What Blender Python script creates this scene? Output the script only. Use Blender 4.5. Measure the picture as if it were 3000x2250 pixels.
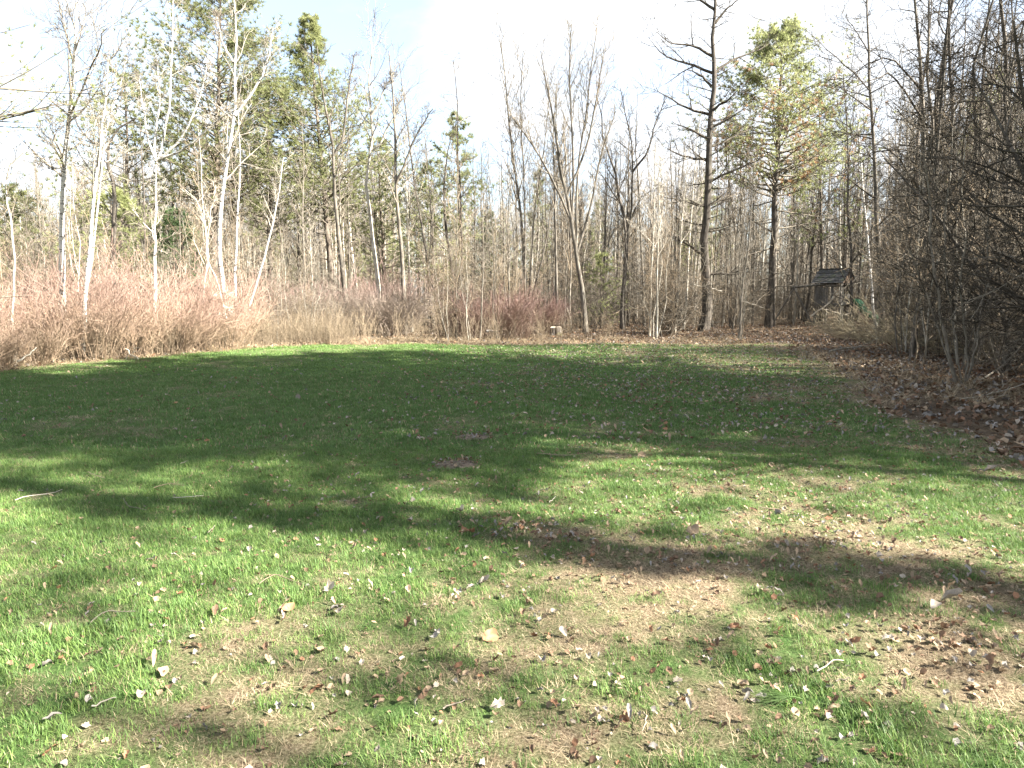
import bpy, math, random
import numpy as np
from mathutils import Vector

for o in list(bpy.data.objects):
    bpy.data.objects.remove(o, do_unlink=True)
scene = bpy.context.scene
COL = scene.collection

# ------------------------------------------------------------------ camera
EYE = 1.6
FOC = 680.0                      # focal length in pixels of a 1024 wide frame
PITCH = math.atan(84.0 / FOC)    # looking slightly down
cam_d = bpy.data.cameras.new('camera')
cam_d.sensor_width = 36.0
cam_d.lens = FOC / 1024.0 * 36.0
cam_d.clip_start = 0.1
cam_d.clip_end = 2000.0
cam = bpy.data.objects.new('camera', cam_d)
COL.objects.link(cam)
cam.location = (0, 0, EYE)
cam.rotation_euler = (math.pi / 2 - PITCH, 0, 0)
scene.camera = cam

# ------------------------------------------------------------------ sky, sun, exposure
SUN_EL = math.radians(35.0)
SUN_AZ = math.radians(106.0)     # clockwise from the view direction: from the right, a little behind
world = bpy.data.worlds.new('World')
scene.world = world
world.use_nodes = True
wn = world.node_tree.nodes
wl = world.node_tree.links
wn.clear()
w_out = wn.new('ShaderNodeOutputWorld')
w_bg = wn.new('ShaderNodeBackground')
w_bg.inputs['Strength'].default_value = 0.05
w_sky = wn.new('ShaderNodeTexSky')
w_sky.sky_type = 'NISHITA'
w_sky.sun_disc = False
w_sky.sun_elevation = SUN_EL
w_sky.sun_rotation = SUN_AZ
w_sky.air_density = 1.0
w_sky.dust_density = 0.6
w_tc = wn.new('ShaderNodeTexCoord')
w_map = wn.new('ShaderNodeMapping')
w_map.inputs['Scale'].default_value = (1.0, 1.0, 2.6)
w_map.inputs['Location'].default_value = (0.35, 0.1, 0.2)
w_noise = wn.new('ShaderNodeTexNoise')
w_noise.inputs['Scale'].default_value = 2.6
w_noise.inputs['Detail'].default_value = 7.0
w_noise.inputs['Roughness'].default_value = 0.55
w_noise.inputs['Distortion'].default_value = 0.4
w_ramp = wn.new('ShaderNodeMapRange')
w_ramp.interpolation_type = 'SMOOTHSTEP'
w_ramp.inputs['From Min'].default_value = 0.38
w_ramp.inputs['From Max'].default_value = 0.62
w_ramp.inputs['To Min'].default_value = 0.28
w_ramp.inputs['To Max'].default_value = 1.0
w_mix = wn.new('ShaderNodeMix')
w_mix.data_type = 'RGBA'
w_mix.inputs['B'].default_value = (3.9, 4.05, 4.25, 1)
wl.new(w_tc.outputs['Generated'], w_map.inputs['Vector'])
wl.new(w_map.outputs['Vector'], w_noise.inputs['Vector'])
wl.new(w_noise.outputs['Fac'], w_ramp.inputs['Value'])
wl.new(w_ramp.outputs['Result'], w_mix.inputs['Factor'])
wl.new(w_sky.outputs['Color'], w_mix.inputs['A'])
wl.new(w_mix.outputs['Result'], w_bg.inputs['Color'])
wl.new(w_bg.outputs['Background'], w_out.inputs['Surface'])

sun_d = bpy.data.lights.new('sun', 'SUN')
sun_d.energy = 5.0
sun_d.angle = math.radians(0.53)
sun_d.color = (1.0, 0.94, 0.84)
sun = bpy.data.objects.new('sun', sun_d)
COL.objects.link(sun)
SUNV = Vector((math.cos(SUN_EL) * math.sin(SUN_AZ), math.cos(SUN_EL) * math.cos(SUN_AZ), math.sin(SUN_EL)))
sun.rotation_euler = SUNV.to_track_quat('Z', 'Y').to_euler()
sun.location = SUNV * 60

scene.view_settings.view_transform = 'Standard'
scene.view_settings.look = 'None'
scene.view_settings.exposure = 3.0
scene.view_settings.gamma = 1.0
scene.view_settings.use_curve_mapping = False
scene.cycles.max_bounces = 6
scene.cycles.diffuse_bounces = 3
scene.cycles.transparent_max_bounces = 4

# ------------------------------------------------------------------ picture <-> place helpers
KX = 1024.0 / 2212.0             # the photograph was measured in a 2212 wide copy
CP, SP = math.cos(PITCH), math.sin(PITCH)


def W(px, py, Y):
    """the point at forward distance Y seen at (px, py)"""
    u = (px * KX - 512) / FOC
    v = (384 - py * KX) / FOC
    dy, dz = CP + v * SP, -SP + v * CP
    s = Y / dy
    return np.array((u * s, Y, EYE + dz * s))


def G(px, py):
    """the ground point seen at (px, py)"""
    u = (px * KX - 512) / FOC
    v = (384 - py * KX) / FOC
    dy, dz = CP + v * SP, -SP + v * CP
    s = EYE / -dz
    return np.array((u * s, dy * s))


def top_limit(px):
    """picture row that the crowded trees behind the lawn reach up to, by column"""
    return np.interp(px, [0, 250, 450, 700, 860, 1000, 1060, 1180, 1300, 1450, 1560, 1700, 1800, 1950, 2212], [380, 320, 250, 240, 250, 310, 345, 330, 280, 270, 290, 230, 150, 80, 40])


def height_to(px, py, Y):
    """height of a tree at distance Y whose tip is seen at row py"""
    return W(px, py, Y)[2]


def PX(x, y, z=0.0):
    """picture column of a place"""
    zc = y * CP - (z - EYE) * SP
    return (512 + FOC * x / zc) / KX


def ihash(i, j, seed):
    h = (i.astype(np.int64) * 374761393 + j.astype(np.int64) * 668265263 + seed * 974634777) & 0xffffffff
    h = ((h ^ (h >> 13)) * 1274126177) & 0xffffffff
    h = h ^ (h >> 16)
    return (h & 0xffff) / 65535.0


def vnoise(x, y, seed=0):
    x = np.asarray(x, float)
    y = np.asarray(y, float)
    i, j = np.floor(x), np.floor(y)
    fx, fy = x - i, y - j
    fx = fx * fx * (3 - 2 * fx)
    fy = fy * fy * (3 - 2 * fy)
    a, b = ihash(i, j, seed), ihash(i + 1, j, seed)
    c, d = ihash(i, j + 1, seed), ihash(i + 1, j + 1, seed)
    return (a * (1 - fx) + b * fx) * (1 - fy) + (c * (1 - fx) + d * fx) * fy


def fbm(x, y, seed=0, octs=4):
    s, a, t = 0, 0.5, 0
    for k in range(octs):
        s = s + a * vnoise(x, y, seed + k)
        t += a
        x, y, a = x * 2.03 + 7.1, y * 2.03 + 3.7, a * 0.5
    return s / t


def hgt(x, y):
    x = np.asarray(x, float)
    y = np.asarray(y, float)
    near = np.clip((np.hypot(x, y) - 12) / 25, 0, 1)
    return (fbm(x * 0.55, y * 0.55, 11) - 0.5) * 0.10 + (fbm(x * 2.3, y * 2.3, 12, 2) - 0.5) * 0.03 + near * (fbm(x * 0.13, y * 0.13, 13) - 0.5) * 0.45


def hz(x, y):
    return float(hgt(np.array([x]), np.array([y]))[0])


edge_px = [(0, 803), (150, 786), (300, 774), (450, 763), (590, 751), (680, 745), (900, 742), (1100, 741), (1300, 739), (1500, 742),
           (1680, 741), (1750, 756), (1830, 790), (1890, 838), (1930, 872), (2000, 905), (2100, 940), (2212, 985)]
LAWN = np.array([(-34.0, -14.0), (-34.0, 8.0), (-19.0, 12.3), (-14.5, 14.0)] + [tuple(G(*p)) for p in edge_px] + [(5.1, 5.0), (5.6, 2.0), (6.5, -3.0), (8.0, -14.0)])


def in_poly(x, y, poly):
    inside = np.zeros(x.shape, bool)
    n = len(poly)
    j = n - 1
    for i in range(n):
        xi, yi = poly[i]
        xj, yj = poly[j]
        c = ((yi > y) != (yj > y)) & (x < (xj - xi) * (y - yi) / (yj - yi + 1e-12) + xi)
        inside ^= c
        j = i
    return inside


def poly_dist(x, y, poly):
    d = np.full(x.shape, 1e9)
    for i in range(len(poly) - 1):
        ax, ay = poly[i]
        bx, by = poly[i + 1]
        vx, vy = bx - ax, by - ay
        t = np.clip(((x - ax) * vx + (y - ay) * vy) / (vx * vx + vy * vy), 0, 1)
        d = np.minimum(d, np.hypot(x - ax - t * vx, y - ay - t * vy))
    return d


def lawn_sd(x, y):
    """metres inside the lawn (negative: in the woods), with a ragged edge"""
    d = poly_dist(x, y, LAWN)
    s = np.where(in_poly(x, y, LAWN), d, -d)
    return s + (fbm(x * 0.9, y * 0.9, 31, 3) - 0.5) * 1.1


# straw coloured and bare patches of the lawn, measured on the photograph: column, row, half width, half height, strength
straw_px = [(430, 1425, 85, 38, 1.0), (75, 1455, 75, 40, .5), (300, 1405, 60, 25, .2), (960, 1270, 150, 30, .5), (1180, 1165, 140, 45, 1.1), (1330, 1240, 200, 45, .9),
            (1520, 1330, 190, 55, .7), (1700, 1150, 220, 50, .9), (1950, 1200, 260, 55, .8), (2080, 1400, 240, 75, 1.2), (2130, 1300, 150, 60, .9),
            (2100, 1490, 160, 55, .8), (840, 1600, 110, 50, .3), (1540, 1520, 140, 70, .75), (1230, 1400, 80, 28, .6), (880, 1410, 60, 24, .6), (1420, 1590, 120, 40, .6),
            (700, 1250, 90, 25, .45), (1000, 1195, 90, 20, .5), (1560, 1060, 120, 22, .7), (1150, 1085, 80, 14, .6), (2050, 1590, 60, 28, 1.2), (1800, 1040, 160, 18, .5),
            (1880, 960, 200, 22, .55), (1750, 860, 200, 18, .5), (1300, 1340, 120, 22, .5), (520, 1500, 90, 25, .1), (150, 1590, 80, 30, .3), (1900, 1490, 120, 40, .5), (1350, 985, 80, 9, .4)]
dirt_px = [(985, 1002, 58, 11, 1.0), (1020, 945, 46, 7, 1.0), (2055, 1578, 55, 25, .5), (1190, 1150, 60, 22, .6), (2130, 1375, 60, 20, .4), (1800, 1170, 90, 16, .5)]


def ellipses(lst):
    out = []
    for px, py, rx, ry, s in lst:
        c = G(px, py)
        wx = rx * KX / FOC * c[1]
        wy = abs(G(px, py - ry)[1] - G(px, py + ry)[1]) / 2
        out.append((c[0], c[1], wx, wy, s))
    return out


STRAW = ellipses(straw_px)
DIRT = ellipses(dirt_px)


def blobs(x, y, lst, ragged=0.5):
    s = np.zeros(np.shape(x))
    n = (fbm(x * 3.0, y * 3.0, 41, 3) - 0.5) * 2 * ragged
    for cx, cy, wx, wy, k in lst:
        q = ((x - cx) / wx) ** 2 + ((y - cy) / wy) ** 2
        s = np.maximum(s, k * np.clip(1.5 - q - n, 0, 1))
    return s


def green(x, y):
    """how green the lawn is at a place: 1 fresh grass, 0 straw"""
    base = 0.74 + (fbm(x * 0.8, y * 0.8, 51) - 0.5) * 1.0 + (fbm(x * 3.1, y * 3.1, 52, 3) - 0.5) * 1.0
    fine = np.clip((10.0 - y) / 5.0, 0.25, 1)
    base = base + (fbm(x * 7.5, y * 7.5, 53, 3) - 0.5) * 1.5 * fine + (fbm(x * 0.35, y * 0.35, 54, 2) - 0.5) * 0.5
    base = base + np.clip((y - 5.0) / 3.0, 0, 1) * np.clip((5.5 - x) / 6.0, 0, 1) * 0.25 - np.clip((x - 0.2) / 3.0, 0, 1) * np.clip((7.0 - y) / 3, 0, 1) * 0.2 - np.clip((x - 4) / 4, 0, 1) * 0.12
    base = base + 0.16 * np.clip((0.6 - x) / 1.2, 0, 1) * np.clip((7.0 - y) / 2, 0, 1)
    base = base - blobs(x, y, STRAW) * 0.52
    sd = lawn_sd(x, y)
    base = base - np.clip((0.9 - sd) / 0.9, 0, 1) * 0.6
    return np.clip(base, 0.0, 1.0)


# ------------------------------------------------------------------ materials
def new_mat(name):
    m = bpy.data.materials.new(name)
    m.use_nodes = True
    nt = m.node_tree
    b = nt.nodes['Principled BSDF']
    return m, nt, b


def add(nt, kind, **kw):
    n = nt.nodes.new(kind)
    for k, v in kw.items():
        if k in n.inputs:
            n.inputs[k].default_value = v
        else:
            setattr(n, k, v)
    return n


def ramp(nt, fac, stops):
    r = nt.nodes.new('ShaderNodeValToRGB')
    els = r.color_ramp.elements
    while len(els) < len(stops):
        els.new(0.5)
    for e, (p, c) in zip(els, stops):
        e.position = p
        e.color = (*c, 1) if len(c) == 3 else c
    nt.links.new(fac, r.inputs['Fac'])
    return r.outputs['Color']


def noise_of(nt, scale, stretch=(1, 1, 1), detail=4.0, rough=0.55, coord='Object'):
    tc = nt.nodes.new('ShaderNodeTexCoord')
    mp = nt.nodes.new('ShaderNodeMapping')
    mp.inputs['Scale'].default_value = stretch
    no = nt.nodes.new('ShaderNodeTexNoise')
    no.inputs['Scale'].default_value = scale
    no.inputs['Detail'].default_value = detail
    no.inputs['Roughness'].default_value = rough
    nt.links.new(tc.outputs[coord], mp.inputs['Vector'])
    nt.links.new(mp.outputs['Vector'], no.inputs['Vector'])
    return no.outputs['Fac']


def mixc(nt, fac, a, b, mode='MIX'):
    m = nt.nodes.new('ShaderNodeMix')
    m.data_type = 'RGBA'
    m.blend_type = mode
    for key, v in (('Factor', fac), ('A', a), ('B', b)):
        s = m.inputs[key]
        if isinstance(v, bpy.types.NodeSocket):
            nt.links.new(v, s)
        elif key == 'Factor':
            s.default_value = v
        else:
            s.default_value = (*v, 1)
    return m.outputs['Result']


def bump(nt, b, h, strength, dist=0.01):
    bp = nt.nodes.new('ShaderNodeBump')
    bp.inputs['Strength'].default_value = strength
    bp.inputs['Distance'].default_value = dist
    nt.links.new(h, bp.inputs['Height'])
    nt.links.new(bp.outputs['Normal'], b.inputs['Normal'])


def vary(nt, col, lo=0.75, hi=1.25):
    oi = nt.nodes.new('ShaderNodeObjectInfo')
    mr = nt.nodes.new('ShaderNodeMapRange')
    mr.inputs['To Min'].default_value = lo
    mr.inputs['To Max'].default_value = hi
    nt.links.new(oi.outputs['Random'], mr.inputs['Value'])
    cb = nt.nodes.new('ShaderNodeCombineXYZ')
    for k in range(3):
        nt.links.new(mr.outputs['Result'], cb.inputs[k])
    return mixc(nt, 1.0, col, cb.outputs['Vector'], 'MULTIPLY')


def bark_mat(name, dark, mid, light, scale=9.0, stretch=(1, 1, 0.22), b_str=0.7):
    m, nt, b = new_mat(name)
    n1 = noise_of(nt, scale, stretch, 6.0, 0.65)
    n2 = noise_of(nt, 1.3, (1, 1, 0.6), 3.0)
    c = ramp(nt, n1, [(0.32, dark), (0.5, mid), (0.68, light)])
    c2 = ramp(nt, n2, [(0.3, (0.72, 0.74, 0.7)), (0.7, (1.2, 1.15, 1.1))])
    c = mixc(nt, 1.0, c, c2, 'MULTIPLY')
    c = vary(nt, c, 0.78, 1.2)
    nt.links.new(c, b.inputs['Base Color'])
    b.inputs['Roughness'].default_value = 0.9
    b.inputs['Specular IOR Level'].default_value = 0.15
    bump(nt, b, n1, b_str, 0.02)
    return m


def white_bark_mat(name, white, scar, amount=0.62):
    m, nt, b = new_mat(name)
    n1 = noise_of(nt, 5.0, (1.2, 1.2, 5.0), 4.0, 0.6)
    n2 = noise_of(nt, 2.0, (1, 1, 0.5), 4.0)
    c = ramp(nt, n1, [(amount - 0.02, (1, 1, 1)), (amount + 0.05, scar)])
    base = ramp(nt, n2, [(0.3, tuple(v * 0.78 for v in white)), (0.65, white)])
    c = mixc(nt, 1.0, base, c, 'MULTIPLY')
    nt.links.new(c, b.inputs['Base Color'])
    b.inputs['Roughness'].default_value = 0.75
    bump(nt, b, n1, 0.3, 0.01)
    return m


M = {}
M['bark_grey'] = bark_mat('bark_grey', (0.05, 0.044, 0.037), (0.12, 0.108, 0.093), (0.22, 0.202, 0.178))
M['bark_dark'] = bark_mat('bark_dark', (0.03, 0.027, 0.024), (0.075, 0.066, 0.057), (0.15, 0.135, 0.12), 12.0)
M['bark_pine'] = bark_mat('bark_pine', (0.05, 0.042, 0.036), (0.115, 0.098, 0.083), (0.20, 0.175, 0.15), 11.0)
M['bark_pale'] = bark_mat('bark_pale', (0.20, 0.18, 0.15), (0.34, 0.32, 0.28), (0.46, 0.44, 0.40), 7.0, (1, 1, 0.4), 0.4)
M['bark_white'] = white_bark_mat('bark_white', (0.52, 0.50, 0.455), (0.14, 0.125, 0.11), 0.56)
M['bark_birch'] = white_bark_mat('bark_birch', (0.72, 0.70, 0.66), (0.06, 0.05, 0.045), 0.54)
M['twig_grey'] = bark_mat('twig_grey', (0.105, 0.09, 0.075), (0.175, 0.155, 0.128), (0.25, 0.225, 0.19), 6.0, (1, 1, 1), 0.2)
M['twig_dark'] = bark_mat('twig_dark', (0.03, 0.026, 0.021), (0.06, 0.052, 0.042), (0.105, 0.092, 0.075), 6.0, (1, 1, 1), 0.2)
M['twig_pale'] = bark_mat('twig_pale', (0.24, 0.215, 0.18), (0.34, 0.31, 0.27), (0.44, 0.41, 0.37), 6.0, (1, 1, 1), 0.2)
M['twig_tan'] = bark_mat('twig_tan', (0.13, 0.102, 0.072), (0.215, 0.172, 0.125), (0.30, 0.25, 0.19), 5.0, (1, 1, 1), 0.2)
M['cane_yellow'] = bark_mat('cane_yellow', (0.24, 0.205, 0.14), (0.36, 0.315, 0.225), (0.47, 0.42, 0.32), 5.0, (1, 1, 1), 0.2)
M['dead_wood'] = bark_mat('dead_wood', (0.22, 0.19, 0.15), (0.36, 0.33, 0.28), (0.50, 0.47, 0.42), 8.0, (1, 1, 0.3), 0.4)


def red_cane_mat(name, low, high, z0, z1):
    # dogwood canes are straw brown when old (low) and red on the young growth (high)
    m, nt, b = new_mat(name)
    tc = nt.nodes.new('ShaderNodeTexCoord')
    sx = nt.nodes.new('ShaderNodeSeparateXYZ')
    nt.links.new(tc.outputs['Object'], sx.inputs['Vector'])
    mr = nt.nodes.new('ShaderNodeMapRange')
    mr.inputs['From Min'].default_value = z0
    mr.inputs['From Max'].default_value = z1
    nt.links.new(sx.outputs['Z'], mr.inputs['Value'])
    n = noise_of(nt, 4.0, (1, 1, 0.4), 3.0)
    ad = nt.nodes.new('ShaderNodeMath')
    ad.operation = 'MULTIPLY_ADD'
    nt.links.new(n, ad.inputs[0])
    ad.inputs[1].default_value = 1.2
    ad.inputs[2].default_value = -0.6
    ad2 = nt.nodes.new('ShaderNodeMath')
    ad2.use_clamp = True
    nt.links.new(ad.outputs[0], ad2.inputs[0])
    nt.links.new(mr.outputs['Result'], ad2.inputs[1])
    c = mixc(nt, ad2.outputs[0], low, high)
    nt.links.new(vary(nt, c, 0.8, 1.2), b.inputs['Base Color'])
    b.inputs['Roughness'].default_value = 0.6
    return m


M['cane_red'] = red_cane_mat('cane_red', (0.27, 0.20, 0.135), (0.255, 0.168, 0.132), 0.5, 1.8)
M['cane_red_deep'] = red_cane_mat('cane_red_deep', (0.17, 0.115, 0.08), (0.175, 0.10, 0.083), 0.3, 1.6)
M['cane_pink'] = red_cane_mat('cane_pink', (0.20, 0.16, 0.125), (0.30, 0.19, 0.165), 1.6, 2.8)


def leaf_like(name, cols, scale, transl, rough=0.7, coord='Object', rnd=(0.7, 1.3)):
    m, nt, b = new_mat(name)
    n = noise_of(nt, scale, (1, 1, 1), 3.0, 0.6, coord)
    c = ramp(nt, n, cols)
    c = vary(nt, c, *rnd)
    nt.links.new(c, b.inputs['Base Color'])
    b.inputs['Roughness'].default_value = rough
    b.inputs['Specular IOR Level'].default_value = 0.3
    tr = nt.nodes.new('ShaderNodeBsdfTranslucent')
    nt.links.new(c, tr.inputs['Color'])
    mx = nt.nodes.new('ShaderNodeMixShader')
    mx.inputs['Fac'].default_value = transl
    out = nt.nodes['Material Output']
    nt.links.new(b.outputs['BSDF'], mx.inputs[1])
    nt.links.new(tr.outputs['BSDF'], mx.inputs[2])
    nt.links.new(mx.outputs['Shader'], out.inputs['Surface'])
    return m


M['needles'] = leaf_like('needles', [(0.3, (0.17, 0.20, 0.08)), (0.55, (0.28, 0.30, 0.14)), (0.75, (0.36, 0.375, 0.20))], 0.9, 0.58)
M['needles_dark'] = leaf_like('needles_dark', [(0.3, (0.03, 0.055, 0.022)), (0.7, (0.075, 0.11, 0.04))], 0.9, 0.25)
M['needles_dead'] = leaf_like('needles_dead', [(0.3, (0.24, 0.135, 0.07)), (0.7, (0.34, 0.22, 0.12))], 1.2, 0.3)
M['leaf_green'] = leaf_like('leaf_green', [(0.3, (0.07, 0.12, 0.03)), (0.7, (0.16, 0.21, 0.06))], 1.5, 0.4)
M['blade_green'] = leaf_like('blade_green', [(0.3, (0.068, 0.138, 0.034)), (0.7, (0.135, 0.208, 0.062))], 3.0, 0.35, 0.55)
M['blade_lime'] = leaf_like('blade_lime', [(0.3, (0.12, 0.20, 0.045)), (0.7, (0.19, 0.27, 0.075))], 3.0, 0.35, 0.55)
M['blade_straw'] = leaf_like('blade_straw', [(0.3, (0.21, 0.155, 0.09)), (0.7, (0.42, 0.34, 0.225))], 5.0, 0.2, 0.8, 'Object', (0.55, 1.3))
M['leaf_pale'] = leaf_like('leaf_pale', [(0.3, (0.20, 0.165, 0.13)), (0.7, (0.36, 0.31, 0.25))], 30.0, 0.15, 0.8)
M['leaf_tan'] = leaf_like('leaf_tan', [(0.3, (0.20, 0.145, 0.092)), (0.7, (0.33, 0.245, 0.165))], 30.0, 0.2, 0.8)
M['leaf_rust'] = leaf_like('leaf_rust', [(0.3, (0.14, 0.07, 0.038)), (0.7, (0.26, 0.14, 0.078))], 30.0, 0.2, 0.75)
M['leaf_grey'] = leaf_like('leaf_grey', [(0.3, (0.12, 0.108, 0.095)), (0.7, (0.25, 0.228, 0.205))], 30.0, 0.1, 0.85)
M['leaf_brown'] = leaf_like('leaf_brown', [(0.3, (0.085, 0.05, 0.03)), (0.7, (0.19, 0.12, 0.075))], 30.0, 0.15, 0.8)
M['leaf_orange'] = leaf_like('leaf_orange', [(0.3, (0.42, 0.21, 0.11)), (0.7, (0.52, 0.30, 0.17))], 40.0, 0.2, 0.75)


def lawn_mat():
    m, nt, b = new_mat('lawn_soil_and_thatch')
    at = nt.nodes.new('ShaderNodeAttribute')
    at.attribute_name = 'green'
    at2 = nt.nodes.new('ShaderNodeAttribute')
    at2.attribute_name = 'dirt'
    n1 = noise_of(nt, 75.0, (1, 1, 1), 6.0, 0.8)
    n2 = noise_of(nt, 9.0, (1, 1, 1), 4.0, 0.6)
    straw = ramp(nt, n1, [(0.38, (0.05, 0.035, 0.022)), (0.48, (0.145, 0.107, 0.068)), (0.56, (0.23, 0.18, 0.12)), (0.66, (0.37, 0.31, 0.22))])
    grass = ramp(nt, n1, [(0.36, (0.025, 0.045, 0.014)), (0.5, (0.055, 0.105, 0.028)), (0.64, (0.10, 0.155, 0.048))])
    dirt = ramp(nt, n1, [(0.3, (0.06, 0.042, 0.03)), (0.5, (0.125, 0.09, 0.064)), (0.72, (0.22, 0.17, 0.125))])
    f = nt.nodes.new('ShaderNodeMath')
    f.operation = 'MULTIPLY_ADD'
    f.use_clamp = True
    nt.links.new(n2, f.inputs[0])
    f.inputs[1].default_value = 1.6
    f2 = nt.nodes.new('ShaderNodeMath')
    f2.operation = 'ADD'
    f2.inputs[1].default_value = -0.8
    nt.links.new(at.outputs['Fac'], f2.inputs[0])
    nt.links.new(f2.outputs[0], f.inputs[2])
    c = mixc(nt, f.outputs[0], straw, grass)
    c = mixc(nt, at2.outputs['Fac'], c, dirt)
    nt.links.new(c, b.inputs['Base Color'])
    b.inputs['Roughness'].default_value = 0.95
    b.inputs['Specular IOR Level'].default_value = 0.1
    bump(nt, b, n1, 1.0, 0.025)
    return m


def floor_mat():
    m, nt, b = new_mat('leaf_litter_floor')
    n1 = noise_of(nt, 14.0, (1, 1, 1), 7.0, 0.75)
    n2 = noise_of(nt, 0.7, (1, 1, 1), 4.0, 0.6)
    c = ramp(nt, n1, [(0.3, (0.035, 0.026, 0.019)), (0.48, (0.095, 0.072, 0.05)), (0.62, (0.175, 0.138, 0.10)), (0.75, (0.29, 0.245, 0.19))])
    c2 = ramp(nt, n2, [(0.35, (0.75, 0.72, 0.7)), (0.7, (1.15, 1.1, 1.0))])
    c = mixc(nt, 1.0, c, c2, 'MULTIPLY')
    nt.links.new(c, b.inputs['Base Color'])
    b.inputs['Roughness'].default_value = 0.95
    b.inputs['Specular IOR Level'].default_value = 0.1
    bump(nt, b, n1, 1.0, 0.05)
    return m


M['lawn'] = lawn_mat()
M['floor'] = floor_mat()
M['dirt'] = bark_mat('crumbly_dirt', (0.06, 0.045, 0.034), (0.14, 0.11, 0.085), (0.26, 0.215, 0.17), 40.0, (1, 1, 1), 1.0)


def wood_mat(name, dark, mid, light, moss=(0.08, 0.10, 0.05), moss_amt=0.7):
    m, nt, b = new_mat(name)
    n1 = noise_of(nt, 14.0, (1, 1, 0.15), 5.0, 0.6)
    n2 = noise_of(nt, 3.0, (1, 1, 1), 4.0)
    c = ramp(nt, n1, [(0.3, dark), (0.5, mid), (0.7, light)])
    f = ramp(nt, n2, [(moss_amt - 0.08, (0, 0, 0)), (moss_amt + 0.05, (1, 1, 1))])
    c = mixc(nt, f, c, moss)
    nt.links.new(vary(nt, c, 0.75, 1.2), b.inputs['Base Color'])
    b.inputs['Roughness'].default_value = 0.9
    bump(nt, b, n1, 0.5, 0.01)
    return m


M['old_board'] = wood_mat('weathered_board', (0.055, 0.052, 0.048), (0.105, 0.10, 0.093), (0.17, 0.163, 0.15))
M['old_post'] = wood_mat('weathered_post', (0.07, 0.062, 0.052), (0.13, 0.118, 0.10), (0.20, 0.185, 0.16))
M['roof_board'] = wood_mat('roof_shingle', (0.03, 0.028, 0.028), (0.06, 0.058, 0.058), (0.11, 0.107, 0.103), (0.07, 0.08, 0.05), 0.62)
M['gable'] = wood_mat('gable_board', (0.06, 0.035, 0.022), (0.11, 0.07, 0.045), (0.17, 0.115, 0.08))
M['stump_side'] = wood_mat('stump_side', (0.06, 0.045, 0.033), (0.12, 0.098, 0.077), (0.23, 0.20, 0.165), (0.11, 0.10, 0.03), 0.6)
M['cut_wood'] = wood_mat('cut_wood', (0.24, 0.20, 0.15), (0.32, 0.275, 0.215), (0.40, 0.355, 0.29), (0.4, 0.36, 0.28), 0.8)
m, nt, b = new_mat('green_plastic')
n = noise_of(nt, 3.0)
nt.links.new(ramp(nt, n, [(0.35, (0.012, 0.10, 0.045)), (0.7, (0.03, 0.19, 0.085))]), b.inputs['Base Color'])
b.inputs['Roughness'].default_value = 0.45
M['slide'] = m


# ------------------------------------------------------------------ mesh helpers
def mesh_np(name, V, F4=None, F3=None, mat=None, smooth=True):
    me = bpy.data.meshes.new(name)
    V = np.asarray(V, np.float32)
    loops, starts, tot = [], [], 0
    if F4 is not None and len(F4):
        F4 = np.asarray(F4, np.int32)
        loops.append(F4.ravel())
        starts.append(np.arange(len(F4)) * 4)
        tot = len(F4) * 4
    if F3 is not None and len(F3):
        F3 = np.asarray(F3, np.int32)
        loops.append(F3.ravel())
        starts.append(tot + np.arange(len(F3)) * 3)
    loops = np.concatenate(loops)
    starts = np.concatenate(starts).astype(np.int32)
    me.vertices.add(len(V))
    me.vertices.foreach_set('co', V.ravel())
    me.loops.add(len(loops))
    me.loops.foreach_set('vertex_index', loops)
    me.polygons.add(len(starts))
    me.polygons.foreach_set('loop_start', starts)
    me.polygons.foreach_set('use_smooth', np.full(len(starts), smooth))
    me.update(calc_edges=True)
    if mat is not None:
        for q in (mat if isinstance(mat, (list, tuple)) else [mat]):
            me.materials.append(q)
    return me


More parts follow.
